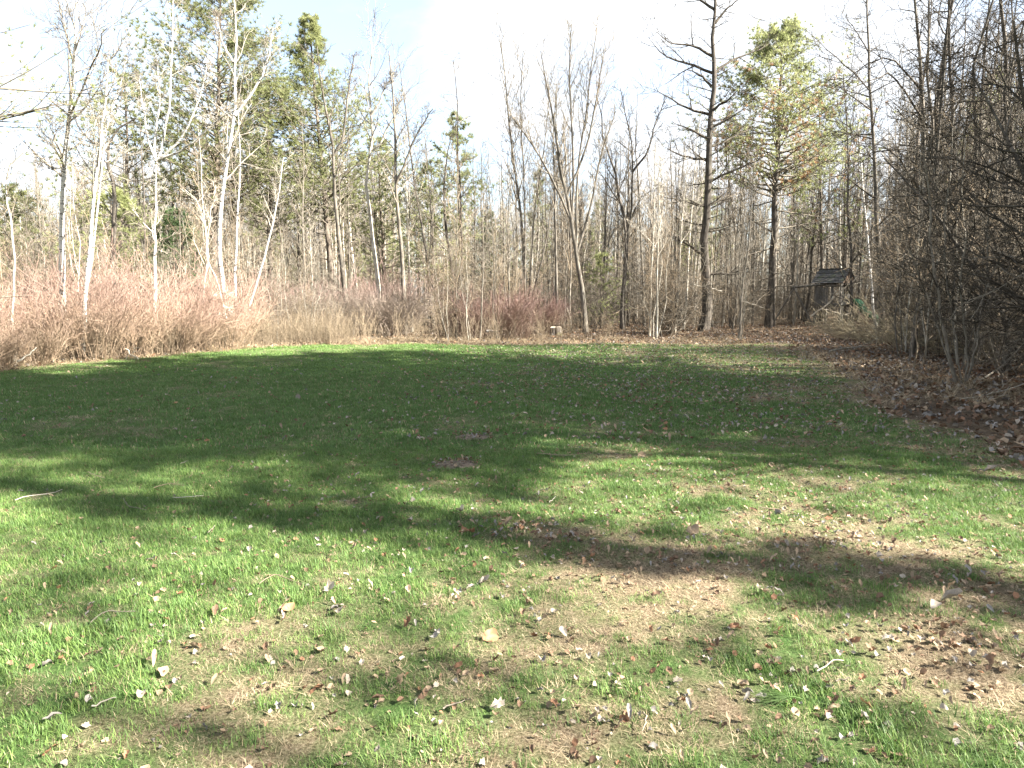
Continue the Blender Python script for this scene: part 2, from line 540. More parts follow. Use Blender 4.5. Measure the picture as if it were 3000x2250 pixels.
class Geo:
    """collects tubes and loose faces into one mesh"""

    def __init__(self):
        self.v, self.f4, self.f3, self.n = [], [], [], 0

    def raw(self, V, F4=None, F3=None):
        self.v.append(np.asarray(V, float).reshape(-1, 3))
        if F4 is not None and len(F4):
            self.f4.append(np.asarray(F4, np.int64) + self.n)
        if F3 is not None and len(F3):
            self.f3.append(np.asarray(F3, np.int64) + self.n)
        self.n += len(self.v[-1])

    def tubes(self, P, R, sides=3):
        P = np.asarray(P, float)
        R = np.asarray(R, float)
        Mn, n = R.shape
        if Mn == 0:
            return
        T = np.gradient(P, axis=1)
        T /= np.linalg.norm(T, axis=2, keepdims=True) + 1e-9
        mt = np.abs(T.mean(1))
        ref = np.where((mt[:, 0] < 0.7)[:, None], np.array([1.0, 0, 0]), np.array([0, 1.0, 0]))[:, None, :]
        U = np.cross(T, ref)
        U /= np.linalg.norm(U, axis=2, keepdims=True) + 1e-9
        Vv = np.cross(T, U)
        a = np.arange(sides) / sides * 2 * math.pi
        ring = P[:, :, None, :] + R[:, :, None, None] * (np.cos(a)[None, None, :, None] * U[:, :, None, :] + np.sin(a)[None, None, :, None] * Vv[:, :, None, :])
        base = (np.arange(Mn) * n * sides)[:, None, None] + (np.arange(n - 1) * sides)[None, :, None]
        k = np.arange(sides)[None, None, :]
        k2 = (k + 1) % sides
        F = np.stack([base + k, base + k2, base + sides + k2, base + sides + k], -1).reshape(-1, 4)
        self.raw(ring.reshape(-1, 3), F)

    def box(self, c, s, rot=None):
        c = np.asarray(c, float)
        s = np.asarray(s, float) / 2
        v = np.array([(x, y, z) for x in (-1, 1) for y in (-1, 1) for z in (-1, 1)], float) * s
        if rot is not None:
            v = v @ np.asarray(rot).T
        self.raw(v + c, [(0, 1, 3, 2), (4, 6, 7, 5), (0, 4, 5, 1), (2, 3, 7, 6), (0, 2, 6, 4), (1, 5, 7, 3)])

    def mesh(self, name, mat, smooth=True):
        V = np.concatenate(self.v)
        return mesh_np(name, V, np.concatenate(self.f4) if self.f4 else None, np.concatenate(self.f3) if self.f3 else None, mat, smooth)


def link(name, data, parent=None, **props):
    o = bpy.data.objects.new(name, data)
    COL.objects.link(o)
    if parent is not None:
        o.parent = parent
    for k, v in props.items():
        if v:
            o[k] = v
    return o


def thing(name, label, category, loc=(0, 0, 0), rz=0.0, group=None, scale=None):
    o = link(name, None, None, label=label, category=category, group=group)
    o.empty_display_size = 0.2
    o.location = [float(v) for v in loc]
    o.rotation_euler = (0, 0, rz)
    if scale is not None:
        o.scale = (scale,) * 3 if np.isscalar(scale) else scale
    return o


def dup(src_root, name, label, loc, rz, scale=1.0, group=None):
    r = src_root.copy()
    r.name = name
    COL.objects.link(r)
    r['label'] = label
    if group:
        r['group'] = group
    r.location = [float(v) for v in loc]
    r.rotation_euler = (0, 0, rz)
    r.scale = (scale,) * 3 if np.isscalar(scale) else scale
    for ch in src_root.children:
        c = ch.copy()
        COL.objects.link(c)
        c.parent = r
    return r


def resample(pts, n):
    """smooth curve through pts, n points"""
    pts = np.asarray(pts, float)
    if len(pts) == 2:
        t = np.linspace(0, 1, n)[:, None]
        return pts[0] * (1 - t) + pts[1] * t
    seg = np.linalg.norm(np.diff(pts, axis=0), axis=1)
    s = np.concatenate([[0], np.cumsum(seg)])
    ext = np.vstack([2 * pts[0] - pts[1], pts, 2 * pts[-1] - pts[-2]])
    out = []
    for q in np.linspace(0, s[-1], n):
        i = min(np.searchsorted(s, q, 'right') - 1, len(pts) - 2)
        t = (q - s[i]) / max(seg[i], 1e-9)
        p0, p1, p2, p3 = ext[i], ext[i + 1], ext[i + 2], ext[i + 3]
        out.append(0.5 * (2 * p1 + (p2 - p0) * t + (2 * p0 - 5 * p1 + 4 * p2 - p3) * t * t + (3 * p1 - p0 - 3 * p2 + p3) * t ** 3))
    return np.array(out)


def norm(a):
    return a / (np.linalg.norm(a, axis=-1, keepdims=True) + 1e-9)


def spawn(rng, P, R, k, t0, t1, ang, asd, ratio, npts, up=0.0, wig=0.1, rr=0.6, rmin=0.004, prof=None, length=None, zflat=0.0, lmin=0.15):
    """k children on each branch of P (M,n,3): returns their polylines, radii"""
    Mn, n, _ = P.shape
    if Mn == 0 or k == 0:
        return np.zeros((0, npts, 3)), np.zeros((0, npts))
    t = t0 + (t1 - t0) * (np.arange(k)[None, :] + rng.random((Mn, k))) / k
    f = t * (n - 1)
    i = np.clip(f.astype(int), 0, n - 2)
    w = (f - i)[..., None]
    rows = np.arange(Mn)[:, None]
    p = P[rows, i] * (1 - w) + P[rows, i + 1] * w
    tan = norm(P[rows, i + 1] - P[rows, i])
    r = R[rows, i] * (1 - w[..., 0]) + R[rows, i + 1] * w[..., 0]
    L = np.linalg.norm(np.diff(P, axis=1), axis=2).sum(1)[:, None]
    ref = np.where(np.abs(tan[..., 2:3]) < 0.9, np.array([0, 0, 1.0]), np.array([1.0, 0, 0]))
    u = norm(np.cross(tan, ref))
    v = np.cross(tan, u)
    phi = np.arange(k)[None, :] * 2.399 + rng.random((Mn, 1)) * 6.283 + rng.normal(0, 0.5, (Mn, k))
    a = np.radians(rng.normal(ang, asd, (Mn, k)))
    d = np.cos(a)[..., None] * tan + np.sin(a)[..., None] * (np.cos(phi)[..., None] * u + np.sin(phi)[..., None] * v)
    if zflat:
        d[..., 2] *= 1 - zflat
        d = norm(d)
    ln = (L * ratio if length is None else np.full_like(L, length)) * rng.uniform(0.65, 1.3, (Mn, k))
    if prof is not None:
        ln = ln * prof(t)
    ln = np.maximum(ln, lmin)
    K = Mn * k
    d = d.reshape(K, 3)
    ln = ln.reshape(K)
    p = p.reshape(K, 3)
    out = np.zeros((K, npts, 3))
    out[:, 0] = p
    st = (ln / (npts - 1))[:, None]
    for s in range(1, npts):
        d = norm(d + np.array([0, 0, up]) / (npts - 1) + rng.normal(0, wig, (K, 3)))
        p = p + d * st
        out[:, s] = p
    r0 = np.maximum(np.minimum(r.reshape(K) * rr, 0.02 * ln + 0.004), rmin)
    tt = np.linspace(0, 1, npts)[None, :]
    rad = r0[:, None] * (1 - tt) + np.minimum(rmin, r0)[:, None] * tt
    return out, rad


def stem_radius(n, r0, r1, flare=0.35):
    t = np.linspace(0, 1, n)
    return r0 * (1 - t) ** 0.9 + r1 * (1 - (1 - t) ** 0.9) + r0 * flare * np.exp(-t * n * 0.9)


def roughen(rng, P, amt):
    q = P.copy()
    q[1:-1] += rng.normal(0, amt, q[1:-1].shape)
    return q


def bare_tree(name, label, base, stems, bark, twig, rng, limbs=None, lv=(16, 5, 4), t_limb=(0.35, 0.98), ang=42, ratio=0.22, up=0.5, tw=0.006, group=None,
              category='tree', prof=None, wig=0.10, stem_pts=13, t2=(0.2, 1.0), sides=7):
    """stems: list of (points, r0, r1) in world metres; limbs: the same. -> Empty > trunk, crown"""
    base = np.asarray(base, float)
    root = thing(name, label, category, base, 0, group)
    gt, gc = Geo(), Geo()
    SP_, SR = [], []
    for k, (pts, r0, r1) in enumerate(stems):
        p = roughen(rng, resample(np.asarray(pts, float) - base, stem_pts), 0.012)
        r = stem_radius(stem_pts, r0, r1, 0.4 if k == 0 else 0.0)
        SP_.append(p)
        SR.append(r)
    SP_, SR = np.array(SP_), np.array(SR)
    gt.tubes(SP_, SR, sides)
    prof = prof or (lambda t: 1.15 - 0.75 * t)
    LP, LR = [], []
    for pts, r0, r1 in (limbs or []):
        p = roughen(rng, resample(np.asarray(pts, float) - base, 9), 0.02)
        LP.append(p)
        LR.append(stem_radius(9, r0, r1, 0))
    l1p, l1r = spawn(rng, SP_, SR, lv[0], t_limb[0], t_limb[1], ang, 10, ratio, 7, up, wig, 0.55, tw, prof)
    gc.tubes(l1p, l1r, 4)
    parents = [(l1p, l1r)]
    if LP:
        LP, LR = np.array(LP), np.array(LR)
        gc.tubes(LP, LR, 5)
        e1p, e1r = spawn(rng, LP, LR, max(lv[1] + 3, 6), 0.15, 1.0, 45, 12, 0.4, 6, up * 0.6, wig, 0.6, tw)
        gc.tubes(e1p, e1r, 4)
        parents.append((e1p, e1r))
    for pp, pr in parents:
        p2, r2 = spawn(rng, pp, pr, lv[1], t2[0], t2[1], 42, 12, 0.45, 5, up * 0.5, wig * 1.2, 0.65, tw)
        gc.tubes(p2, r2, 3)
        if len(lv) > 2 and lv[2]:
            p3, r3 = spawn(rng, p2, r2, lv[2], 0.2, 1.0, 42, 14, 0.5, 3, up * 0.4, wig * 1.2, 0.8, tw * 0.8)
            gc.tubes(p3, r3, 3)
    link('trunk', gt.mesh(name + '_trunk', M[bark]), root)
    link('crown', gc.mesh(name + '_crown', M[twig]), root)
    return root


def tufts(rng, pos, dirs, size, k, width):
    """needle sprays: k thin triangles round each direction"""
    N = len(pos)
    ref = np.where(np.abs(dirs[:, 2:3]) < 0.9, np.array([0, 0, 1.0]), np.array([1.0, 0, 0]))
    u = norm(np.cross(dirs, ref))
    v = np.cross(dirs, u)
    phi = rng.random((N, k)) * 6.283
    a = np.radians(rng.uniform(12, 75, (N, k)))
    d = np.cos(a)[..., None] * dirs[:, None] + np.sin(a)[..., None] * (np.cos(phi)[..., None] * u[:, None] + np.sin(phi)[..., None] * v[:, None])
    s = norm(np.cross(d, rng.normal(0, 1, (N, k, 3))))
    ln = size * rng.uniform(0.6, 1.2, (N, k, 1))
    b0 = pos[:, None] + s * width * 0.5
    b1 = pos[:, None] - s * width * 0.5
    tip = pos[:, None] + d * ln
    V = np.stack([b0, b1, tip], 2).reshape(-1, 3)
    return V, np.arange(len(V)).reshape(-1, 3)


def pine_tree(name, label, base, top, rng, r0, crown0, spread, bark='bark_pine', needle='needles', whorls=20, per=4, dens=1.0, group=None, lean=None,
              spire=0.0, dead=0.0, tuft=0.20, needles=9, sub=6, droop=0.1, category='tree', width=0.02, dead_limbs=6):
    """trunk, crown (limbs) and foliage of a conifer; crown0 = fraction of the height where green begins"""
    base = np.asarray(base, float)
    root = thing(name, label, category, base, 0, group)
    top = np.asarray(top, float) - base
    H = top[2]
    n = 13
    pts = np.array([[0, 0, -0.15], [top[0] * 0.3, top[1] * 0.3, H * 0.35], [top[0] * 0.75, top[1] * 0.75, H * 0.7], top])
    P = roughen(rng, resample(pts, n), 0.03)
    R = stem_radius(n, r0, 0.02, 0.35)
    gt, gc, gf, gd = Geo(), Geo(), Geo(), Geo()
    gt.tubes(P[None], R[None], 8)

    def prof(t):
        q = (t - crown0) / (1 - crown0)
        shape = np.where(q < 0.3, 0.8 + 0.25 * q / 0.3, np.clip(1 - (q - 0.3) / 0.7, 0, 1) ** (0.8 + spire) + 0.06)
        return shape
    lp, lr = spawn(rng, P[None], R[None], whorls * per, crown0, 0.985, 78, 9, 1.0, 7, 0.35, 0.07, 0.4, 0.008, prof, spread)
    gc.tubes(lp, lr, 4)
    if dead_limbs:
        dp, dr = spawn(rng, P[None], R[None], dead_limbs, 0.12, crown0, 85, 12, 1.0, 6, 0.1, 0.10, 0.35, 0.006, None, spread * 0.6)
        gc.tubes(dp, dr, 3)
        d2, r2 = spawn(rng, dp, dr, 5, 0.2, 1, 50, 15, 0.35, 3, 0, 0.1, 0.7, 0.005)
        gc.tubes(d2, r2, 3)
    sp, sr = spawn(rng, lp, lr, sub, 0.25, 1.0, 45, 12, 0.34, 4, 0.25, 0.08, 0.6, 0.006, None, None, 0.45)
    gc.tubes(sp, sr, 3)
    cand = np.concatenate([sp[:, 1:].reshape(-1, 3), lp[:, 3:].reshape(-1, 3)])
    dd = np.concatenate([norm(np.diff(sp, axis=1)).reshape(-1, 3), norm(lp[:, 3:] - lp[:, 2:-1]).reshape(-1, 3)])
    keep = rng.random(len(cand)) < dens * (0.55 + 0.45 * (vnoise(cand[:, 0] * 0.9 + 5, cand[:, 2] * 0.9 + cand[:, 1], 7) > 0.38))
    cand, dd = cand[keep] + rng.normal(0, 0.04, (keep.sum(), 3)), norm(dd[keep] + np.array([0, 0, 0.35]) + rng.normal(0, 0.25, (keep.sum(), 3)))
    patch = vnoise(cand[:, 0] * 1.1 + 9, cand[:, 2] * 1.1 + cand[:, 1] * 1.1, 17) > 0.62
    isdead = (rng.random(len(cand)) < np.where(patch, 4.0, 0.15) * dead * np.clip(1.3 - (cand[:, 2] / H - crown0) / (1 - crown0) * 1.6, 0, 1)) if dead else np.zeros(len(cand), bool)
    V, F = tufts(rng, cand[~isdead], dd[~isdead], tuft, needles, width)
    gf.raw(V, None, F)
    link('trunk', gt.mesh(name + '_trunk', M[bark]), root)
    link('crown', gc.mesh(name + '_crown', M['twig_dark' if needle == 'needles_dark' else 'twig_grey']), root)
    link('foliage', gf.mesh(name + '_foliage', M[needle], False), root)
    if isdead.any():
        V, F = tufts(rng, cand[isdead], dd[isdead], tuft, needles, width)
        gd.raw(V, None, F)
        link('dead_foliage', gd.mesh(name + '_dead_foliage', M['needles_dead'], False), root, label='orange brown dead needles on the lower boughs')
    return root


def cane_bush(name, label, rng, n, height, spread, mat, branch=(3, 2), lean=0.35, r=0.008, group=None, category='shrub', base_r=0.25, bow=0.0, bow_dir=None, tw=0.0045):
    """many canes from one crown; at the origin"""
    root = thing(name, label, category, (0, 0, 0), 0, group)
    a = rng.random(n) * 6.283
    rad = np.sqrt(rng.random(n)) * base_r
    p = np.stack([np.cos(a) * rad, np.sin(a) * rad, np.full(n, -0.05)], 1)
    d = np.stack([np.cos(a) * lean, np.sin(a) * lean, np.ones(n)], 1) + rng.normal(0, 0.16, (n, 3))
    if bow_dir is not None:
        d = d + np.array(bow_dir)
    d = norm(d)
    ln = height * rng.uniform(0.6, 1.1, n) * (1 - 0.25 * rad / base_r)
    npts = 6
    P = np.zeros((n, npts, 3))
    P[:, 0] = p
    for s in range(1, npts):
        d = norm(d + rng.normal(0, 0.07, (n, 3)) + np.array([0, 0, -bow / npts]) + np.stack([np.cos(a), np.sin(a), 0 * a], 1) * spread / npts)
        p = p + d * (ln / (npts - 1))[:, None]
        P[:, s] = p
    R = r * rng.uniform(0.7, 1.3, (n, 1)) * np.linspace(1, 0.45, npts)[None]
    g = Geo()
    g.tubes(P, R, 3)
    link('stem', g.mesh(name + '_stem', M[mat]), root, kind='stuff')
    g2 = Geo()
    b1, r1 = spawn(rng, P, R, branch[0], 0.3, 0.97, 30, 10, 0.32, 4, 0.3, 0.1, 0.75, tw)
    g2.tubes(b1, r1, 3)
    if branch[1]:
        b2, r2 = spawn(rng, b1, r1, branch[1], 0.2, 1, 35, 12, 0.5, 3, 0.3, 0.1, 0.8, tw * 0.85)
        g2.tubes(b2, r2, 3)
    link('crown', g2.mesh(name + '_crown', M[mat]), root)
    return root


def base_of(px, Y):
    x = W(px, 700, Y)[0]
    return np.array((x, Y, hz(x, Y) - 0.03))


def pix_line(pts, Y, dz=None, ground=True):
    """picture points -> places on the upright plane at distance Y (with its own depth wander)"""
    q = [W(px, py, Y + (0 if dz is None else dz[i])) for i, (px, py) in enumerate(pts)]
    if ground:
        x, y = q[0][0], q[0][1]
        q[0] = np.array((x, y, hz(x, y) - 0.12))
    return np.array(q)


def rs(k):
    return np.random.default_rng(k)

# ================================================================== the ground
def grid_ground():
    xs = np.concatenate([np.linspace(-400, -60, 12), np.linspace(-50, -26, 13), np.arange(-24, 24.01, 0.22), np.linspace(26, 50, 13), np.linspace(60, 400, 12)])
    ys = np.concatenate([np.linspace(-300, -30, 10), np.linspace(-24, -8, 9), np.arange(-6, 34.01, 0.22), np.linspace(36, 70, 18), np.linspace(80, 500, 14)])
    X, Y = np.meshgrid(xs, ys)
    far = np.clip((np.hypot(X, Y) - 60) / 200, 0, 1)
    Z = hgt(X, Y) * (1 - 0 * far)
    sd = lawn_sd(X, Y)
    nx, ny = len(xs), len(ys)
    V = np.stack([X, Y, Z], -1).reshape(-1, 3)
    i = np.arange(ny - 1)[:, None] * nx + np.arange(nx - 1)[None, :]
    F = np.stack([i, i + 1, i + nx + 1, i + nx], -1).reshape(-1, 4)
    sdf = sd.reshape(-1)[F].mean(1)
    is_l = sdf > 0
    for nm, mk, mat in (('lawn', is_l, 'lawn'), ('forest_floor', ~is_l, 'floor')):
        f = F[mk]
        used, inv = np.unique(f, return_inverse=True)
        me = mesh_np(nm, V[used], inv.reshape(f.shape), None, M[mat])
        if nm == 'lawn':
            x, y = V[used, 0], V[used, 1]
            a = me.attributes.new('green', 'FLOAT', 'POINT')
            a.data.foreach_set('value', green(x, y).astype(np.float32))
            a = me.attributes.new('dirt', 'FLOAT', 'POINT')
            a.data.foreach_set('value', np.clip(blobs(x, y, DIRT, 0.3), 0, 1).astype(np.float32))
        link(nm, me, None, kind='structure')


grid_ground()


# ================================================================== scattered masses (grass, litter, far woods): points that carry copies
def scatter(name, pos, rotz, scale, index, protos, tilt=None, label=None):
    """one object of kind stuff: PROTOS placed on points by geometry nodes"""
    me = bpy.data.meshes.new(name)
    n = len(pos)
    me.vertices.add(n)
    me.vertices.foreach_set('co', np.asarray(pos, np.float32).ravel())
    rot = np.zeros((n, 3), np.float32)
    if tilt is not None:
        rot[:, :2] = tilt
    rot[:, 2] = rotz
    me.attributes.new('rot', 'FLOAT_VECTOR', 'POINT').data.foreach_set('vector', rot.ravel())
    me.attributes.new('scl', 'FLOAT', 'POINT').data.foreach_set('value', np.asarray(scale, np.float32))
    me.attributes.new('idx', 'INT', 'POINT').data.foreach_set('value', np.asarray(index, np.int32))
    o = link(name, me, None, kind='stuff', label=label)
    ng = bpy.data.node_groups.new(name, 'GeometryNodeTree')
    ng.interface.new_socket('Geometry', in_out='INPUT', socket_type='NodeSocketGeometry')
    ng.interface.new_socket('Geometry', in_out='OUTPUT', socket_type='NodeSocketGeometry')
    N, L = ng.nodes, ng.links
    gi, go = N.new('NodeGroupInput'), N.new('NodeGroupOutput')
    m2p = N.new('GeometryNodeMeshToPoints')
    L.new(gi.outputs[0], m2p.inputs['Mesh'])
    join = N.new('GeometryNodeJoinGeometry')

    def named(nm, typ):
        a = N.new('GeometryNodeInputNamedAttribute')
        a.data_type = typ
        a.inputs['Name'].default_value = nm
        return [s for s in a.outputs if s.enabled and s.name == 'Attribute'][0]
    rot_s, scl_s, idx_s = named('rot', 'FLOAT_VECTOR'), named('scl', 'FLOAT'), named('idx', 'INT')
    for k, pm in enumerate(protos):
        po = bpy.data.objects.new(name + '_piece', pm)
        oi = N.new('GeometryNodeObjectInfo')
        oi.inputs['Object'].default_value = po
        oi.inputs['As Instance'].default_value = True
        cmp_ = N.new('FunctionNodeCompare')
        cmp_.data_type = 'INT'
        cmp_.operation = 'EQUAL'
        ins = [s for s in cmp_.inputs if s.enabled]
        L.new(idx_s, ins[0])
        ins[1].default_value = k
        iop = N.new('GeometryNodeInstanceOnPoints')
        L.new(m2p.outputs['Points'], iop.inputs['Points'])
        L.new(cmp_.outputs['Result'], iop.inputs['Selection'])
        L.new(oi.outputs['Geometry'], iop.inputs['Instance'])
        L.new(rot_s, iop.inputs['Rotation'])
        L.new(scl_s, iop.inputs['Scale'])
        L.new(iop.outputs['Instances'], join.inputs[0])
    L.new(join.outputs[0], go.inputs[0])
    md = o.modifiers.new('scatter', 'NODES')
    md.node_group = ng
    return o


# ------------------------------------------------------------------ grass
def clump_mesh(name, rng, n, radius, h, w, mat, lean=0.5, flat=0.0, mat2=None, share=0.0):
    a = rng.random(n) * 6.283
    rad = np.sqrt(rng.random(n)) * radius
    p = np.stack([np.cos(a) * rad, np.sin(a) * rad, np.full(n, -0.01)], 1)
    yaw = rng.random(n) * 6.283
    side = np.stack([np.cos(yaw), np.sin(yaw), 0 * yaw], 1)
    fw = np.stack([-np.sin(yaw), np.cos(yaw), 0 * yaw], 1)
    hh = h * rng.uniform(0.45, 1.25, n)
    ln = np.clip(np.abs(rng.normal(lean, lean * 0.4, n)), 0, 1.5)
    up = np.array([0, 0, 1.0])
    mid = p + (up * (0.55 * (1 - flat)) + fw * (0.35 * ln)[:, None]) * hh[:, None]
    tip = p + (up * (0.95 * (1 - flat)) + fw * ln[:, None]) * hh[:, None] + np.array([0, 0, 0.012 * flat])
    ww = (w * rng.uniform(0.6, 1.3, n))[:, None]
    V = np.stack([p - side * ww, p + side * ww, mid + side * ww * 0.8, mid - side * ww * 0.8, tip], 1).reshape(-1, 3)
    b = np.arange(n)[:, None] * 5
    F4 = b + np.array([[0, 1, 2, 3]])
    F3 = b + np.array([[3, 2, 4]])
    me = mesh_np(name, V, F4, F3, [mat] + ([mat2] if mat2 else []), False)
    if mat2:
        k = (rng.random(n) < share).astype(np.int32)
        me.polygons.foreach_set('material_index', np.concatenate([k, k]))
    return me


def lawn_points(rng, y0, y1, per_m2, margin=0.6):
    n = int((y1 - y0) * (0.80 * (y0 + y1) + 2 * margin) * per_m2)
    y = np.sqrt(y0 ** 2 + rng.random(n) * (y1 ** 2 - y0 ** 2))
    x = (rng.random(n) * 2 - 1) * (0.80 * y + margin)
    return x, y


def sow(name, rng, y0, y1, per_m2, protos_green, protos_straw, smin, smax, label, straw_gain=1.0):
    x, y = lawn_points(rng, y0, y1, per_m2)
    sd = lawn_sd(x, y)
    g = green(x, y)
    dirt = np.clip(blobs(x, y, DIRT, 0.3), 0, 1)
    u = rng.random(len(x))
    ok = (sd > -0.05) & (rng.random(len(x)) > dirt * 0.93)
    is_green = u < 0.04 + g * 0.98
    ok &= is_green | (rng.random(len(x)) < 0.85 * straw_gain)
    x, y, g, is_green = x[ok], y[ok], g[ok], is_green[ok]
    ng_, ns = len(protos_green), len(protos_straw)
    lush = fbm(x * 1.7, y * 1.7, 61, 3)
    idx = np.where(is_green, rng.integers(0, ng_, len(x)), ng_ + rng.integers(0, ns, len(x)))
    sc = rng.uniform(smin, smax, len(x)) * np.where(is_green, 0.45 + 0.65 * g + 0.5 * (lush - 0.5), 0.9)
    pos = np.stack([x, y, hgt(x, y)], 1)
    tilt = rng.normal(0, 0.10, (len(x), 2))
    scatter(name, pos, rng.random(len(x)) * 6.283, sc, idx, protos_green + protos_straw, tilt, label)


r_ = rs(5)
gB, gL, gS = M['blade_green'], M['blade_lime'], M['blade_straw']
near_g = [clump_mesh('grass_tuft', r_, 28, 0.055, 0.037, 0.0014, gB, 0.6, 0, gS, 0.08), clump_mesh('grass_tuft', r_, 24, 0.05, 0.038, 0.0014, gB, 0.8, 0, gL, 0.45),
          clump_mesh('grass_tuft', r_, 32, 0.045, 0.048, 0.0015, gB, 0.5, 0, gL, 0.15), clump_mesh('grass_tuft', r_, 24, 0.06, 0.036, 0.0013, gL, 0.9, 0, gS, 0.25)]
near_s = [clump_mesh('straw_tuft', r_, 34, 0.075, 0.06, 0.0011, gS, 1.1, 0.8), clump_mesh('straw_tuft', r_, 24, 0.06, 0.05, 0.0015, gS, 1.0, 0.72), clump_mesh('straw_tuft', r_, 20, 0.055, 0.045, 0.0015, gS, 1.2, 0.85, gL, 0.1)]
sow('grass', r_, 1.6, 7.2, 640, near_g, near_s, 0.75, 1.25, 'short spring grass of the lawn, green and straw blades mixed')
mid_g = [clump_mesh('grass_tuft', r_, 44, 0.13, 0.036, 0.003, gB, 0.7, 0, gL, 0.12), clump_mesh('grass_tuft', r_, 40, 0.13, 0.042, 0.003, gB, 0.6, 0, gS, 0.05)]
mid_s = [clump_mesh('straw_tuft', r_, 30, 0.12, 0.05, 0.0028, gS, 1.1, 0.75)]
sow('grass', r_, 7.2, 14.5, 115, mid_g, mid_s, 0.8, 1.25, 'short green grass of the middle lawn')
far_g = [clump_mesh('grass_tuft', r_, 56, 0.24, 0.034, 0.006, gB, 0.7, 0, gL, 0.1), clump_mesh('grass_tuft', r_, 56, 0.24, 0.03, 0.006, gB, 0.8, 0, gL, 0.25)]
far_s = [clump_mesh('straw_tuft', r_, 36, 0.2, 0.05, 0.006, gS, 1.1, 0.75)]
sow('grass', r_, 14.5, 28.5, 26, far_g, far_s, 0.8, 1.25, 'short green grass of the far lawn')


# ------------------------------------------------------------------ fallen leaves
def leaf_mesh(name, rng, kind, mat):
    if kind == 0:      # pointed oval
        t = np.linspace(0, 2 * math.pi, 11)[:-1]
        out = np.stack([0.5 * np.cos(t), 0.27 * np.sin(t) * (1 + 0.15 * np.cos(t))], 1)
    elif kind == 1:    # round poplar leaf
        t = np.linspace(0, 2 * math.pi, 12)[:-1]
        rr = 0.42 * (1 + 0.12 * np.cos(t)) * rng.uniform(0.9, 1.1, 11)
        out = np.stack([rr * np.cos(t), rr * np.sin(t)], 1)
    else:              # lobed maple / oak
        t = np.linspace(0, 2 * math.pi, 15)[:-1]
        rr = np.where(np.arange(14) % 2 == 0, 0.50, 0.37) * rng.uniform(0.85, 1.15, 14)
        out = np.stack([rr * np.cos(t), 0.85 * rr * np.sin(t)], 1)
    n = len(out)
    inner = out * 0.5
    P2 = np.vstack([out, inner, [[0, 0]]])
    c1, c2 = rng.uniform(0.5, 2.2), rng.uniform(-0.6, 1.6)
    fold = rng.uniform(0.0, 0.8)
    z = c1 * P2[:, 0] ** 2 * np.sign(P2[:, 0] + 0.2) + c2 * P2[:, 1] ** 2 + fold * np.abs(P2[:, 1]) + rng.normal(0, 0.065, len(P2))
    V = np.column_stack([P2, z - z.min()])
    k = np.arange(n)
    k2 = (k + 1) % n
    F4 = np.stack([k, k2, n + k2, n + k], 1)
    F3 = np.stack([n + k, n + k2, np.full(n, 2 * n)], 1)
    return mesh_np(name, V, F4, F3, mat)


r_ = rs(8)
LEAF = {}
for cn in ('pale', 'tan', 'rust', 'grey', 'brown'):
    LEAF[cn] = [leaf_mesh('leaf', r_, k, M['leaf_' + cn]) for k in (0, 1, 2)]
LEAF_ALL = [m_ for cn in ('pale', 'tan', 'rust', 'grey', 'brown') for m_ in LEAF[cn]]


def leaf_index(rng, n, wts):
    c = rng.choice(5, n, p=np.array(wts) / sum(wts))
    return c * 3 + rng.integers(0, 3, n)


def strew(name, rng, x, y, smin, smax, wts, label, lift=0.01):
    n = len(x)
    pos = np.stack([x, y, hgt(x, y) + lift * rng.random(n)], 1)
    scatter(name, pos, rng.random(n) * 6.283, rng.uniform(smin, smax, n), leaf_index(rng, n, wts), LEAF_ALL, rng.normal(0, 0.26, (n, 2)), label)


def leafiness(x, y):
    """fallen leaves per square metre (relative) on the lawn: thick to the right, thin to the left"""
    d = 0.12 + 1.3 * np.clip((x + 3.0) / 6.5, 0, 1) + 0.35 * np.clip((14 - y) / 14, 0, 1) * np.clip((x + 4) / 4, 0, 1)
    d = d * (0.35 + 1.3 * fbm(x * 0.9, y * 0.9, 71, 3) ** 1.5 * 1.6)
    d = d + blobs(x, y, STRAW) * 0.5
    sd = lawn_sd(x, y)
    return d + np.clip((1.6 - sd) / 1.6, 0, 1) * 1.2 * np.clip((x + 3) / 5, 0, 1)


x, y = lawn_points(r_, 1.7, 7.5, 240)
k = (lawn_sd(x, y) > 0) & (r_.random(len(x)) < leafiness(x, y) * 0.6)
strew('leaf_litter', r_, x[k], y[k], 0.010, 0.038, (0.9, 3.4, 0.9, 1.8, 3.6), 'scraps of dry leaf lying in the near grass', 0.012)
x, y = lawn_points(r_, 7.5, 27, 75)
k = (lawn_sd(x, y) > 0) & (r_.random(len(x)) < leafiness(x, y) * 0.62)
strew('leaf_litter', r_, x[k], y[k], 0.026, 0.066, (3.6, 3.4, 0.6, 2.6, 2.2), 'pale dry leaves scattered over the far grass', 0.045)
for (px, py, rx, ry, m_) in ((1110, 1140, 120, 30, 60), (1200, 1165, 110, 28, 36), (1390, 1215, 190, 36, 34), (1800, 1175, 240, 50, 60), (1720, 1120, 200, 30, 34), (2050, 1390, 300, 100, 70), (2120, 1270, 220, 60, 44)):
    c = G(px, py)
    wx, wy = rx * KX / FOC * c[1], abs(G(px, py - ry)[1] - G(px, py + ry)[1]) / 2
    a, b_ = r_.random(m_) * 6.28, np.sqrt(r_.random(m_)) * r_.uniform(.3, 1.15, m_)
    strew('leaf_litter', r_, c[0] + np.cos(a) * b_ * wx, c[1] + np.sin(a) * b_ * wy, 0.018, .048, (.8, 3.0, 1.0, 1.8, 3.4), 'dark heap of old leaves pressed into the grass', .035)
